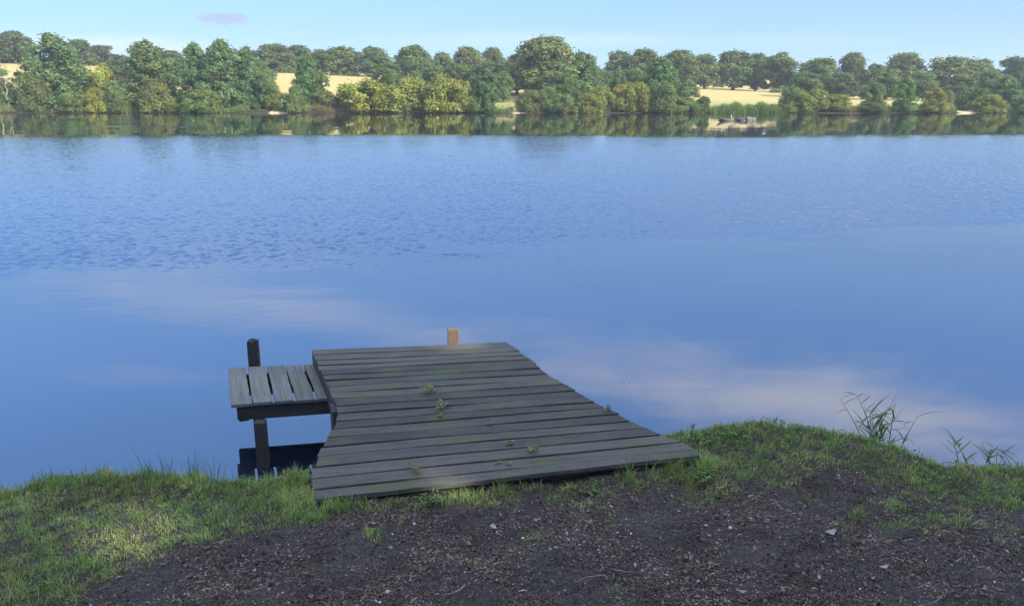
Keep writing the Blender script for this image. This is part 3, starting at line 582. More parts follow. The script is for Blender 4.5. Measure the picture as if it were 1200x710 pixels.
# two bare dead saplings by the far left bank
def dead_tree(x, y, h, seed, lab):
    rnd = random.Random(seed); b = MB(); z0 = float(field_z(x, y))
    root = empty('dead_tree', (x, y, z0)); tag(root, lab, 'dead tree', 'bare dead saplings on the far shore')
    pts = [(rnd.uniform(-.05, .05) + 0.10 * k * rnd.uniform(-.6, .6), rnd.uniform(-.1, .1), -0.3 + h * k / 5) for k in range(6)]
    b.tube(pts, [.15, .13, .11, .09, .06, .03], 6); b.build('trunk', MAT_PALE, root)
    for k in range(7):
        p = Vector(pts[rnd.randrange(2, 6)]); a = rnd.uniform(0, 6.28); l = rnd.uniform(.7, 1.7); bb = MB()
        bb.tube([p, p + Vector((math.cos(a) * l * .5, math.sin(a) * l * .5, l * .4)), p + Vector((math.cos(a) * l * .8, math.sin(a) * l * .8, l))], [.05, .035, .012], 5)
        bb.build('branch', MAT_PALE, root)
dead_tree(-101.3, 160.0, 6.0, 4, 'bare pale dead sapling nearest the left edge of the far shore')
dead_tree(-99.6, 160.4, 5.2, 9, 'bare pale dead sapling leaning beside the tallest shore alder')

# ------------------------------------------------------------------ reeds and tall grass on the far shore
def blades(rng, x, y, z, h, w, lean, col, name, mat, kind_label, cat, curve=0.35):
    n = len(x); a = rng.uniform(0, 2 * np.pi, n); la = rng.uniform(0, 2 * np.pi, n)
    s = np.stack([np.cos(a), np.sin(a), np.zeros(n)], 1) * (w / 2)[:, None]
    L = np.stack([np.cos(la), np.sin(la), np.zeros(n)], 1) * (lean * h)[:, None]
    b = np.stack([x, y, z], 1); up = np.array([0, 0, 1.0])
    mid = b + up * (h * 0.55)[:, None] + L * curve; tip = b + up * (h * (1 - 0.35 * lean))[:, None] + L
    V = np.stack([b - s, b + s, mid + s * .8, mid - s * .8, tip + s * .12, tip - s * .12], 1).reshape(-1, 3)
    i = np.arange(n)[:, None] * 6
    F = np.concatenate([i + np.array([[0, 1, 2, 3]]), i + np.array([[3, 2, 4, 5]])], 0)
    C = np.repeat(col, 6, axis=0); C = C.reshape(n, 6, 3); C[:, 4:] *= 1.15; C = C.reshape(-1, 3)
    o = link(name, fast_mesh(name, V, F, C), mat); return tag(o, kind_label, cat, kind='stuff')
rng = np.random.default_rng(5)
n = 9000; x = rng.uniform(38.5, 53.5, n); y = rng.uniform(156.0, 159.5, n)
hh = rng.uniform(1.5, 2.5, n) * (0.75 + 0.25 * np.sin(x * 1.9) * np.sin(x * .7 + 2)) ; hh *= np.clip((x - 38) / 2.5, .4, 1)
c0 = np.array([0.11, 0.17, 0.045]) * rng.uniform(0.6, 1.4, (n, 1)); c0[:, 0] *= rng.uniform(.8, 1.4, n)
blades(rng, x, y, np.maximum(field_z(x, y), -0.3), hh, rng.uniform(.05, .10, n), rng.uniform(.05, .3, n), c0, 'reed_bed', MAT_GRASS, 'bright green reed bed at the far water edge', 'reeds')
n = 30000; x = rng.uniform(-118, 125, n); y = rng.uniform(157.4, 160.6, n)
tan = (np.sin(x * 0.13) + np.sin(x * .31 + 1) + rng.normal(size=n) * .5 > 0.95)
keep = (np.sin(x * .45 + 2) + np.sin(x * .17) > -1.1) & ~((x > 0.2) & (x < 3.6)) & ~((x > 87) & (x < 93))
c0 = np.where(tan[:, None], np.array([[0.26, 0.20, 0.11]]), np.array([[0.13, 0.18, 0.055]])) * rng.uniform(0.6, 1.3, (n, 1))
x, y, c0 = x[keep], y[keep], c0[keep]; n = len(x)
blades(rng, x, y, field_z(x, y), rng.uniform(.35, 1.25, n) * (1 + .4 * np.sin(x * .8)), rng.uniform(.04, .10, n), rng.uniform(.1, .5, n), c0, 'shore_grass', MAT_GRASS, 'tan and green tall grass along the far shoreline', 'grass')
n = 12000; x = rng.uniform(-120, 130, n); y = 163 + rng.random(n) ** 1.6 * 14
c0 = np.array([[0.30, 0.27, 0.11]]) * rng.uniform(0.5, 1.2, (n, 1)); c0[:, 0] *= rng.uniform(.6, 1.1, n)
blades(rng, x, y, field_z(x, y), rng.uniform(.2, .7, n), rng.uniform(.05, .12, n), rng.uniform(.1, .5, n), c0, 'meadow_grass', MAT_GRASS, 'rough grass tufts in the meadow behind the shore bushes', 'grass')
# hedge line low scrub along the foot of the skyline oaks
hs = []
for (x0, x1, Y) in ((-95, -20, 258), (-180, -112, 262), (75, 135, 236)):
    k = int((x1 - x0) * 60); xx = rng.uniform(x0, x1, k); yy_ = Y + rng.uniform(-1.5, 1.5, k); zz = field_z(xx, yy_) + rng.uniform(0, 1, k) * (1.1 + .7 * np.sin(xx * .5) + .5 * np.sin(xx * 1.7))
    hs.append(np.stack([xx, yy_, zz], 1))
pos = np.concatenate(hs); k = len(pos)
Vv, Ff, Cc = leaf_cards(rng, pos, unit(rng.normal(size=(k, 3)) + np.array([0, -.6, .6])), .34, .2, np.ones((k, 3)) * rng.uniform(.6, 1.2, (k, 1)))
tag(link('hedge_scrub', fast_mesh('hedge_scrub', Vv, Ff, Cc), MAT_OAK), 'low dark scrub along the foot of the skyline oaks', 'scrub', kind='stuff')

# ------------------------------------------------------------------ driftwood and mound in the far calm water
root = empty('driftwood_log', (26.3, 99.5, -.05)); tag(root, 'dark broken log poking out of the calm water, left of the brown mound', 'log')
b = MB(); b.tube([(1.1, .1, -.12), (.5, 0, .02), (-.2, 0, .14), (-.75, -.1, .38), (-1.0, -.1, .5)], [.20, .24, .22, .13, .04], 9); b.build('trunk', MAT_LOG, root, True)
b = MB(); b.tube([(-.9, .3, -.1), (-.5, .2, .05), (.3, .2, .1), (.8, .1, .02)], [.05, .12, .14, .06], 7); b.build('root', MAT_LOG, root, True)
b = MB(); b.tube([(.75, 0, 0), (.8, 0, .35), (.72, 0, .75)], [.10, .08, .05], 6); b.build('branch_stub', MAT_PALE, root)
b = MB(); b.tube([(.95, .1, 0), (1.05, .1, .3), (1.15, .1, .45)], [.07, .05, .03], 6); b.build('branch_stub', MAT_PALE, root)
bm = bmesh.new(); bmesh.ops.create_icosphere(bm, subdivisions=4, radius=1.0)
for v in bm.verts:
    p = v.co; a = math.atan2(p.y, p.x)
    k = 1 + .12 * math.sin(3 * a + 1) + .08 * math.sin(7 * p.x + 4 * p.z) + .05 * math.sin(17 * p.x + 11 * p.y)
    v.co = Vector((p.x * 1.12 * k, p.y * .8 * k, max(-.25, min(.46 + .05 * math.sin(6 * p.x), p.z * .62 * k))))
me = bpy.data.meshes.new('rock'); bm.to_mesh(me); bm.free()
o = link('rock', me, bark_mat('rock_brown', (0.05, 0.043, 0.036), (0.16, 0.138, 0.11), 3)); o.location = (29.2, 100.6, -.07)
tag(o, 'low brown rocky mound in the calm water, right of the dark log', 'rock')

# ------------------------------------------------------------------ jetty
def board(name, poly, z, th, mat, parent, seed=0, seg=14, jig=0.003, twist=0.0):
    """poly: near-left, near-right, far-right, far-left in world XY; z = top"""
    rnd = random.Random(seed); a, b_, c_, d = [Vector((*p, 0)) for p in poly]; mb = []
    ph = rnd.uniform(0, 6); near, far = [], []
    for i in range(seg + 1):
        t = i / seg
        jn = rnd.uniform(-jig, jig) + jig * .8 * math.sin(5 * t + ph); jf = rnd.uniform(-jig, jig) + jig * .8 * math.sin(4 * t + ph + 1)
        p = a.lerp(b_, t); q = d.lerp(c_, t); n_ = (q - p).normalized()
        near.append(p + n_ * (jn + jig)); far.append(q + n_ * (jf - jig))
    V, Fc = [], []
    for i in range(seg + 1):
        t = i / seg; zz = z + 0.0025 * math.sin(6 * t + ph) + twist * (t - .5)
        cup = 0.0015
        for p, dz in ((near[i], 0), (near[i].lerp(far[i], .5), -cup), (far[i], 0)): V.append((p.x, p.y, zz + dz))
        for p in (far[i], near[i]): V.append((p.x, p.y, zz - th))
    for i in range(seg):
        o_ = i * 5; n2 = o_ + 5
        for k in range(5): Fc.append((o_ + k, o_ + (k + 1) % 5, n2 + (k + 1) % 5, n2 + k)[::-1])
    Fc.append((0, 1, 2, 3, 4)); e = seg * 5; Fc.append((e + 4, e + 3, e + 2, e + 1, e))
    me = bpy.data.meshes.new(name); me.from_pydata(V, [], Fc); me.update()
    o = link(name, me, mat, parent)
    bv = o.modifiers.new('bevel', 'BEVEL'); bv.width = 0.0035; bv.segments = 2; bv.limit_method = 'ANGLE'; bv.angle_limit = R(40)
    return o
def prism(name, quad, z0, z1, mat, parent, bev=0.005, topjag=0.0, seed=1):
    """vertical or horizontal timber with a 4 cornered plan"""
    rnd = random.Random(seed); bm = bmesh.new()
    lo = [bm.verts.new((p[0], p[1], z0)) for p in quad]; hi = [bm.verts.new((p[0], p[1], z1 + rnd.uniform(-topjag, topjag))) for p in quad]
    bm.faces.new(lo[::-1]); bm.faces.new(hi)
    for i in range(4): bm.faces.new((lo[i], lo[(i + 1) % 4], hi[(i + 1) % 4], hi[i]))
    bmesh.ops.recalc_face_normals(bm, faces=bm.faces)
    me = bpy.data.meshes.new(name); bm.to_mesh(me); bm.free(); o = link(name, me, mat, parent)
    bv = o.modifiers.new('bevel', 'BEVEL'); bv.width = bev; bv.segments = 2; return o
def sqr(x, y, w, d, ang):
    c_, s__ = math.cos(ang), math.sin(ang)
    return [(x + a * c_ - b * s__, y + a * s__ + b * c_) for a, b in ((-w / 2, -d / 2), (w / 2, -d / 2), (w / 2, d / 2), (-w / 2, d / 2))]
def strip(p, q, w, side=1):
    """plan of a timber from p to q with width w to one side"""
    d = (Vector(q) - Vector(p)).normalized(); n_ = Vector((-d.y, d.x)) * w * side
    r_ = [tuple(p), tuple(q), (q[0] + n_.x, q[1] + n_.y), (p[0] + n_.x, p[1] + n_.y)]
    return r_ if side > 0 else r_[::-1]
jetty = empty('jetty', (0, 5.0, 0)); tag(jetty, 'old grey plank jetty flaring to the bank, with a low side shelf on its left', 'jetty')
JP = Matrix.Translation((0, -5.0, 0))
def finish(o):    # meshes are written in world coordinates; the jetty's origin is its base
    o.matrix_parent_inverse = JP; return o
ZD = 0.50
def line_hit(poly, p, ang):
    """intersection of the line through p at angle ang with a polyline"""
    d = Vector((math.cos(ang), math.sin(ang))); best = None
    for a, b_ in zip(poly[:-1], poly[1:]):
        a = Vector(a); e = Vector(b_) - a; den = d.x * e.y - d.y * e.x
        if abs(den) < 1e-9: continue
        w = a - Vector(p); t = (w.x * e.y - w.y * e.x) / den; s2 = (w.x * d.y - w.y * d.x) / den
        if -0.001 <= s2 <= 1.001: best = (p[0] + d.x * t, p[1] + d.y * t)
    return best
def extend(poly, k=.6):
    a, b_ = Vector(poly[0]), Vector(poly[1]); y_, z_ = Vector(poly[-2]), Vector(poly[-1])
    return [tuple(a + (a - b_).normalized() * k)] + list(poly) + [tuple(z_ + (z_ - y_).normalized() * k)]
LE, RE = extend(LEFT_EDGE), extend(RIGHT_EDGE)
nP = len(PLANK_LINES) - 1; rj = random.Random(12); lines = []
for i, p in enumerate(PLANK_LINES):
    t = i / nP; ang = R(8.4 + 5.0 * t ** 1.3)
    lines.append((line_hit(LE, p, ang), line_hit(RE, p, ang), ang))
for i in range(nP):
    (fl, fr, a0), (nl, nr, a1) = lines[i], lines[i + 1]
    fl, fr, nl, nr = map(Vector, (fl, fr, nl, nr)); d = Vector((math.cos(a1), math.sin(a1))); gap = 0.0055 + rj.uniform(-.001, .002)
    up = Vector((-d.y, d.x)); e0, e1 = rj.uniform(-.008, .008), rj.uniform(-.010, .012)
    poly = [nl + d * e0 + up * gap, nr + d * e1 + up * gap, fr + d * e1 - up * gap, fl + d * e0 - up * gap]
    finish(board('plank', poly, ZD + rj.uniform(-.0015, .0015), 0.028, MAT_DECK, jetty, i * 3 + 1, 16, 0.0022, rj.uniform(-.002, .002)))
# side stringers and end fascia
L0, L1 = Vector(LEFT_EDGE[1]), Vector(LEFT_EDGE[3]); dl = (L1 - L0).normalized()
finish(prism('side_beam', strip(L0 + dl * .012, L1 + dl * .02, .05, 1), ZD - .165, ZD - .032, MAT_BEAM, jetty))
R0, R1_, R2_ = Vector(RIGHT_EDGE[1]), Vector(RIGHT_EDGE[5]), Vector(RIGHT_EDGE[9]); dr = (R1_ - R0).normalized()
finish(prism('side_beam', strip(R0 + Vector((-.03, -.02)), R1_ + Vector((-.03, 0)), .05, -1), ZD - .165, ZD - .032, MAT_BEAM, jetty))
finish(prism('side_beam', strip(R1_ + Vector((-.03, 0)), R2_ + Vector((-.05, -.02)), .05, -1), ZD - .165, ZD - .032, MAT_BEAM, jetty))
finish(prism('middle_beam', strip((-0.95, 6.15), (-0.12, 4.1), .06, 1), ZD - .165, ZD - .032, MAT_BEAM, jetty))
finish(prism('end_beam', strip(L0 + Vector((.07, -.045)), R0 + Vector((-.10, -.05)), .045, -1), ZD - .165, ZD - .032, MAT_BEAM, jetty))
A = R(8.5)
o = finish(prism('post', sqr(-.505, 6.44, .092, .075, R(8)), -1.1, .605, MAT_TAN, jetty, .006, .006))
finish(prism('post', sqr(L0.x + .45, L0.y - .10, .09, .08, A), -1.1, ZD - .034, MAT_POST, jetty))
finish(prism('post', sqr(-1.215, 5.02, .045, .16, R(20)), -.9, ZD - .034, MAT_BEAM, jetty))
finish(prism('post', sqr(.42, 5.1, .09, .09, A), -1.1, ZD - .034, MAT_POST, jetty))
# side shelf: a frame on two posts, six boards running away from the bank
ZS = 0.39
FLs, FRs, NLs, NRs = Vector((-2.311, 6.05)), Vector((-1.50, 6.175)), Vector((-2.015, 5.256)), Vector((-1.20, 5.42))
shelf = finish(prism('shelf_front_beam', strip(Vector((-1.985, 5.285)), NRs + Vector((.005, .02)), .045, 1), ZS - .135, ZS - .032, MAT_BEAM, jetty))
finish(prism('shelf_back_beam', strip(FLs + Vector((.06, -.075)), FRs + Vector((.0, -.06)), .045, -1), ZS - .205, ZS - .032, MAT_BEAM, jetty))
finish(prism('shelf_side_beam', strip(Vector((-1.915, 5.33)), Vector((-2.14, 5.93)), .07, 1), ZS - .155, ZS - .034, MAT_BEAM, jetty))
cuts = [0, .178, .363, .545, .722, .903, 1.03]
for i in range(6):
    a, b_ = cuts[i] + (.0075 if i else 0), cuts[i + 1] - .0075
    k0 = rj.uniform(-.008, .008)
    poly = [NLs.lerp(NRs, a) , NLs.lerp(NRs, b_), FLs.lerp(FRs, b_), FLs.lerp(FRs, a)]
    poly = [poly[0] + Vector((0, k0)), poly[1] + Vector((0, k0)), poly[2] + Vector((0, k0)), poly[3] + Vector((0, k0))]
    # reorder so the board's length runs away from the bank
    finish(board('shelf_board', [poly[3], poly[0], poly[1], poly[2]], ZS + rj.uniform(-.002, .003), .026, MAT_SHELF, jetty, 50 + i, 8, .002))
ppf = sqr(-2.125, 6.15, .080, .080, A)
def jag_post(name, quad, z0, z1, mat, seed):
    rnd = random.Random(seed); bm = bmesh.new(); n = 5; q = [Vector(p) for p in quad]; rows = []
    for zi, z in enumerate((z0, z1 - .06, z1)):
        row = []
        for j in range(n):
            for i in range(n):
                p = q[0].lerp(q[1], i / (n - 1)).lerp(q[3].lerp(q[2], i / (n - 1)), j / (n - 1))
                row.append(bm.verts.new((p.x + rnd.uniform(-.002, .002), p.y, z + (rnd.uniform(-.012, .012) + .012 * i / n if zi == 2 else 0))))
        rows.append(row)
    for j in range(n - 1):
        for i in range(n - 1): bm.faces.new((rows[2][j * n + i], rows[2][j * n + i + 1], rows[2][(j + 1) * n + i + 1], rows[2][(j + 1) * n + i]))
    ring = [i for i in range(n)] + [j * n + n - 1 for j in range(1, n)] + [(n - 1) * n + i for i in range(n - 2, -1, -1)] + [j * n for j in range(n - 2, 0, -1)]
    for a_, b2 in ((0, 1), (1, 2)):
        for k in range(len(ring)): i, j = ring[k], ring[(k + 1) % len(ring)]; bm.faces.new((rows[a_][i], rows[a_][j], rows[b2][j], rows[b2][i]))
    bmesh.ops.recalc_face_normals(bm, faces=bm.faces)
    me = bpy.data.meshes.new(name); bm.to_mesh(me); bm.free(); return link(name, me, mat, jetty)
finish(jag_post('post', ppf, -1.1, .585, MAT_POST, 3))
finish(prism('post', sqr(-1.79, 5.19, .080, .080, A), -.9, ZS - .10, MAT_POST, jetty))
# ------------------------------------------------------------------ near grass
GP = np.array(GRASS_POINTS)
def smooth_noise(x, y, f, s): return (np.sin(f * x + s) * np.sin(f * .83 * y + 2 * s + 1.3 * np.sin(f * .5 * x)) + .6 * np.sin(f * 2.1 * x - f * 1.7 * y + 3 * s) * np.sin(f * 1.9 * y + s + np.sin(f * x)))
def density(x, y):
    d = np.zeros_like(x); w = np.zeros_like(x)
    for gx, gy, gd in GP:
        k = 1 / (((x - gx) ** 2 + (y - gy) ** 2 + 0.004) ** 1.6); d += k * gd; w += k
    return d / w
def under_deck(x, y, pad=0.0):
    res = np.zeros(x.shape, bool); P_ = [Vector(l[0]) for l in lines] + [Vector(l[1]) for l in lines[::-1]]
    j = len(P_) - 1
    for i in range(len(P_)):
        xi, yi, xj, yj = P_[i].x, P_[i].y, P_[j].x, P_[j].y
        if yi != yj: res ^= ((yi > y + pad) != (yj > y + pad)) & (x < (xj - xi) * (y + pad - yi) / (yj - yi) + xi)
        j = i
    return res
rng = np.random.default_rng(21)
def scatter(n, x0, x1, y0, y1): return rng.uniform(x0, x1, n), rng.uniform(y0, y1, n)
n = 900000; x, y = scatter(n, -4.6, 5.0, 1.9, 5.4)
ed = edge_y(x) - y; dn = density(x, y) + 0.17 * smooth_noise(x, y, 9, .7) + .17 * smooth_noise(x, y, 23, 1.9) + .10 * smooth_noise(x, y, 47, 5.3)
pr_ = np.clip((dn - .24) / .58, 0, 1); pr_ = pr_ * pr_ * (3 - 2 * pr_)
# tufts: clumps of blades closer together
pr_ = np.maximum(pr_, .8 * np.exp(-((x - .9) / .25) ** 2 - ((y - 4.08) / .12) ** 2))
tuft = np.clip(.72 + .5 * smooth_noise(x, y, 31, 4.2), .25, 1)
k = (ed > -.16) & (rng.random(n) < np.clip(pr_ * tuft, 0, 1) * .92) & ~under_deck(x, y, .02)
x, y, ed, pp, tf = x[k], y[k], ed[k], pr_[k], tuft[k]; n = len(x)
crest = np.exp(-(np.abs(ed) / .16) ** 2); left = np.clip(-x / 2, 0, 1)
h = rng.uniform(.009, .032, n) * (.35 + .7 * pp) * (.45 + .75 * tf) * (1 + (.9 + .5 * left) * crest * rng.random(n))
h *= 1 + .35 * np.clip(smooth_noise(x, y, 5, 2.2), 0, 1)
nl_, nr_ = lines[-1][0], lines[-1][1]; ey = nl_[1] + (x - nl_[0]) * (nr_[1] - nl_[1]) / (nr_[0] - nl_[0]); dd = ey - y
h *= 1 + 1.6 * np.exp(-((x + 1.16) / .13) ** 2 - ((y - 3.86) / .2) ** 2)
h *= 1 + 1.5 * np.exp(-((x - .95) / .28) ** 2 - (dd / .12) ** 2)
h *= 1 + 2.1 * np.exp(-(dd / .09) ** 2) * (x > -1.25) * (x < 1.2) * (.5 + .5 * smooth_noise(x, y, 6, .9)).clip(.1, 1)
base = np.array([0.22, 0.32, 0.105]); yel = np.array([0.40, 0.40, 0.15]); dry = np.array([0.44, 0.36, 0.21]); dk = np.array([0.10, 0.20, 0.065])
u = rng.random((n, 1)); ylw = np.clip(.30 + .35 * smooth_noise(x, y, 6, 5.1), 0, .8)[:, None]
c0 = base * (1 - ylw * .6) + yel * ylw * .6; dpr = np.clip(.10 + .22 * smooth_noise(x, y, 13, 8.8), .04, .5)[:, None]; c0 = np.where(u < dpr, dry, c0); c0 = np.where(u > .76, dk, c0); c0 = c0 * rng.uniform(.6, 1.35, (n, 1)) * (1 + .22 * smooth_noise(x, y, 8, 3.7))[:, None].clip(.6, 1.5)
blades(rng, x, y, ground_z(x, y) - .004, h, rng.uniform(.0016, .0036, n), rng.uniform(.1, .95, n), c0, 'grass', MAT_GRASS, 'short green grass growing on the near bank', 'grass')
# taller stalks on the crest
xs_, ys_, hs_ = [], [], []
for (xa, xb, cnt_, h0, h1) in ((-2.85, -2.2, 110, .06, .15), (-2.15, -1.65, 80, .12, .26), (-3.6, -2.9, 60, .04, .10), (-1.75, -1.1, 90, .04, .10), (1.2, 2.2, 140, .04, .10), (2.2, 4.2, 170, .04, .11)):
    xx = rng.uniform(xa, xb, cnt_); xs_.append(xx); ys_.append(edge_y(xx) + rng.uniform(-.14, .10, cnt_)); hs_.append(rng.uniform(h0, h1, cnt_) * rng.uniform(.6, 1, cnt_))
x, y, h = map(np.concatenate, (xs_, ys_, hs_)); k = ~under_deck(x, y, .02); x, y, h = x[k], y[k], h[k]; n = len(x)
c0 = np.array([[.10, .15, .045]]) * rng.uniform(.6, 1.3, (n, 1))
blades(rng, x, y, ground_z(x, y) - .01, h, rng.uniform(.0025, .005, n), rng.uniform(.05, .5, n), c0, 'tall_grass', MAT_GRASS, 'taller thin grass stalks along the top of the near bank', 'grass')
# broad leaved ground cover: clover and plantain among the grass
n = 42000; x, y = scatter(n, -4.2, 4.6, 2.2, 5.3); ed = edge_y(x) - y
dn = density(x, y) + .25 * smooth_noise(x, y, 12, 3.3)
wt = np.clip((dn - .5), 0, 1) * (.25 + .9 * np.exp(-(ed / .3) ** 2) * (x > .9) + .3 * (smooth_noise(x, y, 4, 1.1) > .4))
k = (ed > -.2) & (rng.random(n) < wt) & ~under_deck(x, y, .02); x, y = x[k], y[k]; n = len(x)
pos = np.stack([x, y, ground_z(x, y) + rng.uniform(.006, .035, n)], 1); nr = unit(rng.normal(size=(n, 3)) * .5 + np.array([0, -.1, 1]))
Vv, Ff, Cc = leaf_cards(rng, pos, nr, .011, .006, np.array([[.085, .16, .05]]) * rng.uniform(.6, 1.5, (n, 1)))
tag(link('ground_cover', fast_mesh('ground_cover', Vv, Ff, Cc), MAT_GRASS), 'small broad leaved weeds among the bank grass', 'weeds', kind='stuff')
# leaf litter and bark crumbs
n = 620000; x, y = scatter(n, -3.2, 3.8, 2.3, 4.9); ed = edge_y(x) - y; dn = density(x, y) + .2 * smooth_noise(x, y, 15, 2.6)
k = (ed > 0.0) & (rng.random(n) < np.clip(1.0 - dn * .85, .12, 1) * (.6 + .4 * smooth_noise(x, y, 7, 6.0)).clip(.25, 1)) & ~under_deck(x, y, .0); x, y = x[k], y[k]; n = len(x)
pos = np.stack([x, y, ground_z(x, y) + rng.uniform(.001, .010, n)], 1); nr = unit(rng.normal(size=(n, 3)) * .45 + np.array([0, 0, 1]))
pal = np.array([[.062, .045, .040], [.098, .070, .062], [.14, .112, .100], [.03, .026, .026], [.22, .20, .19], [.10, .06, .05], [.36, .33, .31]])
pi = rng.choice(7, n, p=[.28, .25, .13, .19, .045, .10, .005]); c0 = pal[pi] * rng.uniform(.5, 1.4, (n, 1)) * (1 + .3 * smooth_noise(x, y, 6, 2.9) + .25 * smooth_noise(x, y, 17, .6))[:, None].clip(.4, 1.8)
sz = rng.lognormal(-.45, .5, n).clip(.35, 2.6)[:, None]
Vv, Ff, Cc = leaf_cards(rng, pos, nr, 0.0065 * sz, .0037 * sz, c0)
tag(link('leaf_litter', fast_mesh('leaf_litter', Vv, Ff, Cc), MAT_DRY), 'dark crumbled leaf litter and bark bits on the bare soil', 'leaf litter', kind='stuff')
b = MB(); rk = random.Random(8)
for _ in range(520):
    x0, y0 = rk.uniform(-2.8, 3.4), rk.uniform(2.3, 4.6)
    if y0 > float(edge_y(x0)) - .1 or density(np.array([x0]), np.array([y0]))[0] > .6 or under_deck(np.array([x0]), np.array([y0]), 0)[0]: continue
    a = rk.uniform(0, 6.28); l = rk.uniform(.02, .09) * (2.2 if rk.random() < .06 else 1); pts = []; z0 = float(ground_z(x0, y0)) + .006
    for j in range(4): pts.append((x0, y0, z0 + .004 + rk.uniform(0, .006))); x0 += math.cos(a) * l / 3; y0 += math.sin(a) * l / 3; a += rk.uniform(-.5, .5)
    r_ = rk.uniform(.0008, .0022); cc = rk.choice(((.10, .07, .055), (.16, .12, .10), (.06, .045, .04), (.30, .26, .23)))
    b.tube(pts, [r_, r_, r_ * .8, r_ * .4], 4, cc)
tag(b.build('twig_litter', MAT_DRY), 'thin broken twigs scattered over the bare soil', 'twigs', kind='stuff')

# ------------------------------------------------------------------ single small plants and leaves
def curved_blade(b, p0, d, L, w, droop, col, n=7, up0=1.0):
    """long tapering leaf blade with a bend"""
    p = Vector(p0); d = Vector(d).normalized(); side = d.cross(Vector((0, 0, 1)))
    side = side.normalized() if side.length > .05 else Vector((1, 0, 0)); V = []
    for i in range(n):
        t = i / (n - 1); ww = w * math.sin(math.pi * min(1, .12 + t * .88)) ** .8 * (1 - t * .3) if i < n - 1 else .0004
        fold = Vector((0, 0, -ww * .25)); V += [p - side * ww / 2, p + fold, p + side * ww / 2]
        d = (d + Vector((0, 0, -droop * .22))).normalized(); p = p + d * L / (n - 1)
    F_ = []
    for i in range(n - 1):
        o_ = i * 3; F_ += [(o_, o_ + 1, o_ + 4, o_ + 3), (o_ + 1, o_ + 2, o_ + 5, o_ + 4)]
    b.add(V, F_, col)
def reed_plant(x, y, stems, lab, seed, h=(.22, .42), grp=None):
    rnd = random.Random(seed); z0 = float(ground_z(x, y)); root = empty('reed_plant', (x, y, z0)); tag(root, lab, 'reed', grp)
    for s_i in range(stems):
        sb, lb = MB(), MB(); a = rnd.uniform(0, 6.28); q = rnd.uniform(0, .07); hh_ = rnd.uniform(*h)
        px_, py_ = q * math.cos(a) * 1.8, q * math.sin(a); lx, ly = rnd.uniform(-.62, .5), rnd.uniform(-.15, .15); pts = []
        for j in range(6):
            t = j / 5; pts.append(Vector((px_ + lx * hh_ * t * (.5 + .5 * t), py_ + ly * hh_ * t, -.02 + hh_ * t)))
        sb.tube(pts, [.0035, .003, .0028, .0022, .0016, .0008], 5, (.09, .13, .05))
        st = sb.build('stem', MAT_GRASS, root)
        for j in range(rnd.randint(5, 7)):
            t = rnd.uniform(.25, 1); k = min(4, int(t * 5)); p = pts[k].lerp(pts[k + 1], t * 5 - k if t < 1 else 1)
            sgn = 1 if (j + s_i) % 2 else -1; az = (0 if sgn > 0 else math.pi) + rnd.uniform(-.9, .9)
            curved_blade(lb, p, (math.cos(az), math.sin(az), rnd.uniform(.5, 1.5)), rnd.uniform(.07, .16), rnd.uniform(.010, .016), rnd.uniform(.0, .55) if rnd.random() < .8 else 1.6, tuple(np.array((.09, .14, .055)) * rnd.uniform(.7, 1.35)))
        lb.build('leaves', MAT_GRASS, root)
reed_plant(2.36, 4.66, 15, 'tall leafy reed clump on the bank edge, right of the jetty', 6, (.29, .48))
reed_plant(2.83, 4.36, 4, 'small sparse reed clump near the right edge of the bank', 17, (.20, .32))
reed_plant(3.07, 4.36, 5, 'low reed clump cut by the right edge of the photo', 25, (.18, .32))
def seed_stalk(x, y, h, seed, lab, grp):
    rnd = random.Random(seed); root = empty('dock_stalk', (x, y, float(ground_z(x, y)))); tag(root, lab, 'weed', grp)
    b = MB(); pts = [(rnd.uniform(-.006, .006) * j, 0, -.02 + h * j / 5) for j in range(6)]; b.tube(pts, [.002, .002, .0018, .0015, .0012, .0008], 5, (.09, .06, .045)); b.build('stem', MAT_DRY, root)
    b = MB()
    for j in range(46):
        t = rnd.uniform(.45, 1); k = min(4, int(t * 5)); p = Vector(pts[k]).lerp(Vector(pts[k + 1]), t * 5 - k) + Vector((rnd.uniform(-.009, .009), rnd.uniform(-.009, .009), 0))
        curved_blade(b, p, (rnd.uniform(-1, 1), rnd.uniform(-1, 1), .6), .010, .006, .5, (.07, .055, .045), 3)
    b.build('seed_head', MAT_DRY, root)
seed_stalk(3.0, 4.40, .21, 3, 'dark dried seed stalk beside the small reeds at the right edge', None)
seed_stalk(1.13, 4.62, .10, 5, 'thin dark dried stalk just right of the jetty corner', None)
def leafy_weed(name, x, y, z, h, nl, size, seed, lab, grp=None, col=(.13, .20, .045), spread=.06):
    rnd = random.Random(seed); root = empty(name, (x, y, z)); tag(root, lab, 'weed', grp); sb, lb = MB(), MB()
    for j in range(max(1, nl // 5)):
        a = rnd.uniform(0, 6.28); r_ = spread * rnd.uniform(.2, 1); pts = [Vector((0, 0, -.012)), Vector((math.cos(a) * r_ * .4, math.sin(a) * r_ * .4, h * .5)), Vector((math.cos(a) * r_, math.sin(a) * r_, h * rnd.uniform(.7, 1.1)))]
        sb.tube(pts, [.0016, .0013, .0008], 4, (.10, .13, .05))
        for k in range(5):
            t = rnd.uniform(.3, 1.05); p = pts[1].lerp(pts[2], t); az = rnd.uniform(0, 6.28)
            curved_blade(lb, p, (math.cos(az), math.sin(az), rnd.uniform(.1, .7)), size * rnd.uniform(.7, 1.3), size * .55, .7, tuple(np.array(col) * rnd.uniform(.7, 1.35)), 5)
    sb.build('stem', MAT_GRASS, root); lb.build('leaves', MAT_GRASS, root)
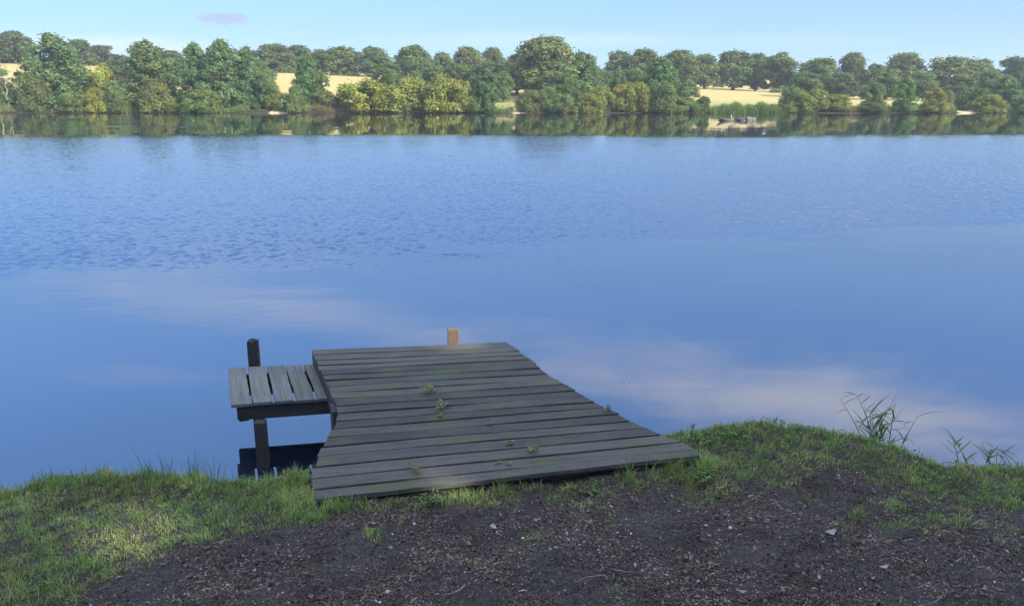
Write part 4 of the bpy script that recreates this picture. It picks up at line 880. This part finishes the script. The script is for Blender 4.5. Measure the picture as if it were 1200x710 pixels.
DW = [(-.551, 5.19, .05, 25, .026, .07, 'largest weed sprout, farthest out in the gaps near the middle of the deck'),
      (-.462, 4.90, .035, 20, .024, .06, 'pale weed sprout on the deck, just nearer than the largest sprout'),
      (-.47, 4.78, .02, 10, .022, .04, 'small weed sprout below the pale one, mid deck'),
      (-.162, 4.63, .02, 8, .022, .04, 'tiny weed sprout alone in a gap right of the mid deck sprouts'),
      (.026, 4.335, .022, 10, .024, .05, 'weed sprout in a near deck gap, left of its yellowish neighbour'),
      (.11, 4.235, .035, 15, .026, .04, 'yellowish weed sprout, brightest in the near deck gaps'),
      (-.039, 4.09, .015, 10, .020, .05, 'tiny weed sprout two planks up from the near deck edge'),
      (-.553, 4.02, .03, 15, .022, .06, 'trailing weed sprout near the jetty front left corner'),
      (.655, 4.885, .035, 15, .022, .06, 'weed sprout hanging at the right edge of the deck')]
for i, (x, y, h, nl, sz_, spd, lab) in enumerate(DW): leafy_weed('weed_sprout', x, y, ZD - .002, h * 1.2, nl, sz_ * 1.2, 40 + i, lab, 'weed sprouts growing through the deck', spread=spd * 1.3)
BW = [(1.17, 4.50, .05, 60, .028, .11, 'broad leaved weed touching the right corner of the jetty'), (1.42, 4.62, .045, 60, .026, .14, 'low broad leaved weed patch on the crest right of the jetty'),
      (-.42, 3.74, .045, 55, .020, .09, 'sunlit yellow green weed in the sun spot at the jetty near edge'), (.42, 3.86, .035, 40, .02, .09, 'green weed tuft under the jetty near edge, right half'),
      (-1.22, 4.05, .05, 60, .024, .10, 'bushy weed at the left near corner of the jetty'), (1.1, 4.05, .05, 45, .03, .09, 'upright weed below the right corner of the jetty'),
      (1.75, 4.80, .07, 45, .022, .12, 'feathery weed on the crest, halfway between jetty and reed clump'), (2.02, 4.84, .06, 40, .02, .10, 'low weed on the crest just left of the reed clump'),
      (2.62, 4.50, .05, 50, .026, .12, 'leafy weed just right of the reed clump'), (2.95, 4.38, .08, 45, .022, .10, 'leafy weed at the foot of the dried stalk near the right edge')]
for i, (x, y, h, nl, sz_, spd, lab) in enumerate(BW): leafy_weed('bank_weed', x, y, float(ground_z(x, y)), h, nl, sz_, 90 + i, lab, None, (.10, .18, .05), spd)
def fallen_leaf(x, y, L, W, ang, col, seed, lab):
    rnd = random.Random(seed); z = float(ground_z(x, y)) + .012; V = []; n_ = 7
    for i in range(n_):
        t = i / (n_ - 1); w = W * math.sin(math.pi * (.05 + .9 * t)) ** .7 * rnd.uniform(.8, 1.15)
        for s2, zz in ((-1, .006), (0, 0), (1, .008)): V.append(((t - .5) * L, s2 * w / 2, zz * rnd.uniform(.6, 1.4) + .01 * (t - .5) ** 2 * 4))
    F_ = []
    for i in range(n_ - 1): o_ = i * 3; F_ += [(o_, o_ + 1, o_ + 4, o_ + 3), (o_ + 1, o_ + 2, o_ + 5, o_ + 4)]
    b = MB(); b.add(V, F_, col); o = b.build('fallen_leaf', MAT_DRY); o.location = (x, y, z); o.rotation_euler = (rnd.uniform(-.15, .25), rnd.uniform(-.2, .2), ang)
    tag(o, lab, 'leaf', 'pale fallen leaves on the soil')
fallen_leaf(1.53, 3.37, .065, .035, .5, (.24, .24, .27), 1, 'largest pale grey fallen leaf, right part of the bare soil')
fallen_leaf(1.60, 2.98, .045, .018, .1, (.33, .29, .27), 2, 'narrow pale fallen leaf nearest the bottom, right part of the soil')
fallen_leaf(-.096, 3.45, .04, .03, 1.1, (.30, .29, .28), 3, 'whitish fallen leaf below the middle of the jetty edge')
fallen_leaf(-.20, 3.24, .035, .02, 2.2, (.26, .16, .11), 4, 'small tan fallen leaf nearest the whitish one')
fallen_leaf(.93, 2.80, .05, .02, 2.8, (.22, .20, .18), 5, 'dull grey fallen leaf at the bottom, right of centre')
# tiny white specks on the water right of the jetty
b = MB(); rk = random.Random(3)
for (x, y) in ((.833, 7.27), (1.096, 6.90), (1.221, 6.745), (1.79, 6.77), (-2.75, 7.2), (-2.71, 7.26), (1.05, 6.93)):
    for k in range(6):
        a = rk.uniform(0, 6.28); b.tube([(x + rk.uniform(-.006, .006), y, -.048), (x + math.cos(a) * .009, y + math.sin(a) * .009, -.043)], [.0016, .0007], 4, (.8, .8, .8))
tag(b.build('white_specks', MAT_DRY), 'tiny white specks on the calm water', 'fluff', kind='stuff')

# ------------------------------------------------------------------ the trees behind the camera that shade the bank
def shade_tree(x, y, H, Rr, zc, seed, lab, n=125000):
    rng = np.random.default_rng(seed); rnd = random.Random(seed); z0 = float(ground_z(x, y))
    root = empty('oak_tree', (x, y, z0)); tag(root, lab, 'tree', 'oaks behind the photographer')
    K = 110; L = []
    while len(L) < K:
        d = Vector((rnd.gauss(0, 1), rnd.gauss(0, 1), rnd.gauss(0, 1))).normalized(); q = rnd.random() ** .4
        L.append((d.x * q * Rr * .8, d.y * q * Rr * .8, zc + d.z * q * (H - zc) * .85, rnd.uniform(1.1, 1.8)))
    L = np.array(L); idx = rng.integers(0, K, n); d = unit(rng.normal(size=(n, 3))) * (rng.random((n, 1)) ** .4)
    pos = L[idx, :3] + d * L[idx, 3:4]
    keep = np.ones(n, bool); wp = pos + np.array([x, y, z0])
    s = np.array(S)
    for hx, hy, hz, hr in HOLES + [(-.505, 6.40, .55, .15)]:
        v = wp - np.array([hx, hy, hz]); t = v @ s; dist = np.linalg.norm(v - t[:, None] * s, axis=1); keep &= dist > hr + .135
    pos = pos[keep]; m = len(pos)
    V_, F_, C_ = leaf_cards(rng, pos, unit(rng.normal(size=(m, 3)) + np.array([0, 0, .5])), .12, .075, np.ones((m, 3)) * rng.uniform(.7, 1.3, (m, 1)))
    me = fast_mesh('crown', V_, F_, C_); link('crown', me, MAT_SHADE, root)
    b = MB(); b.tube([(0, 0, -.4), (.1, 0, 1.5), (0, .1, zc * .6), (.1, 0, zc), (0, 0, H * .8)], [.5, .38, .32, .25, .08], 10)
    for k in range(16):
        l = L[rnd.randrange(K)]; p0 = Vector((0, 0, min(max(2.2, l[2] * .6), H * .7))); p1 = Vector(l[:3])
        ok = True
        for hx, hy, hz, hr in HOLES + [(-.505, 6.40, .55, .15)]:
            for q in range(21):
                w = p0.lerp(p1, q / 20) + Vector((x, y, z0)) - Vector((hx, hy, hz)); t = w.dot(S)
                if (w - S * t).length < hr + .25: ok = False
        if ok: b.tube([p0, (p0 + p1) / 2 + Vector((0, 0, .3)), p1], [.14, .09, .03], 6)
    b.build('trunk', MAT_BARK, root)
def pq(p, q):
    a = SUN_AZ; return p * -math.cos(a) + q * math.sin(a), p * math.sin(a) + q * math.cos(a)
for (p, q, H, Rr, zc, sd_, lab) in ((-1.0, 12.5, 14, 5.5, 8.0, 1, 'leftmost big oak behind the photographer, shading the bank'), (5.2, 12.5, 14.5, 6.0, 8.0, 2, 'middle big oak behind the photographer, shading the jetty'),
                                    (2.2, 18.0, 17.0, 5.5, 10.5, 3, 'farthest big oak behind the photographer, deeper in the wood')):
    X_, Y_ = pq(p, q); shade_tree(X_, Y_, H, Rr, zc, sd_, lab)

# ------------------------------------------------------------------ haze
HAZE = 0.0004
if HAZE > 0:
    hb = bmesh.new(); bmesh.ops.create_cube(hb, size=1.0); me = bpy.data.meshes.new('haze'); hb.to_mesh(me); hb.free()
    hm = bpy.data.materials.new('haze'); hm.use_nodes = True; t = hm.node_tree; t.nodes.remove(t.nodes['Principled BSDF'])
    pv = t.nodes.new('ShaderNodeVolumePrincipled'); pv.inputs['Color'].default_value = (.86, .92, 1, 1); pv.inputs['Density'].default_value = HAZE; pv.inputs['Anisotropy'].default_value = 0.2
    t.links.new(pv.outputs[0], t.nodes['Material Output'].inputs['Volume'])
    o = link('haze', me, hm); o.scale = (5400, 5500, 48); o.location = (0, 2600, 20.0); tag(o, 'thin pale haze over the far shore', 'haze', kind='stuff')
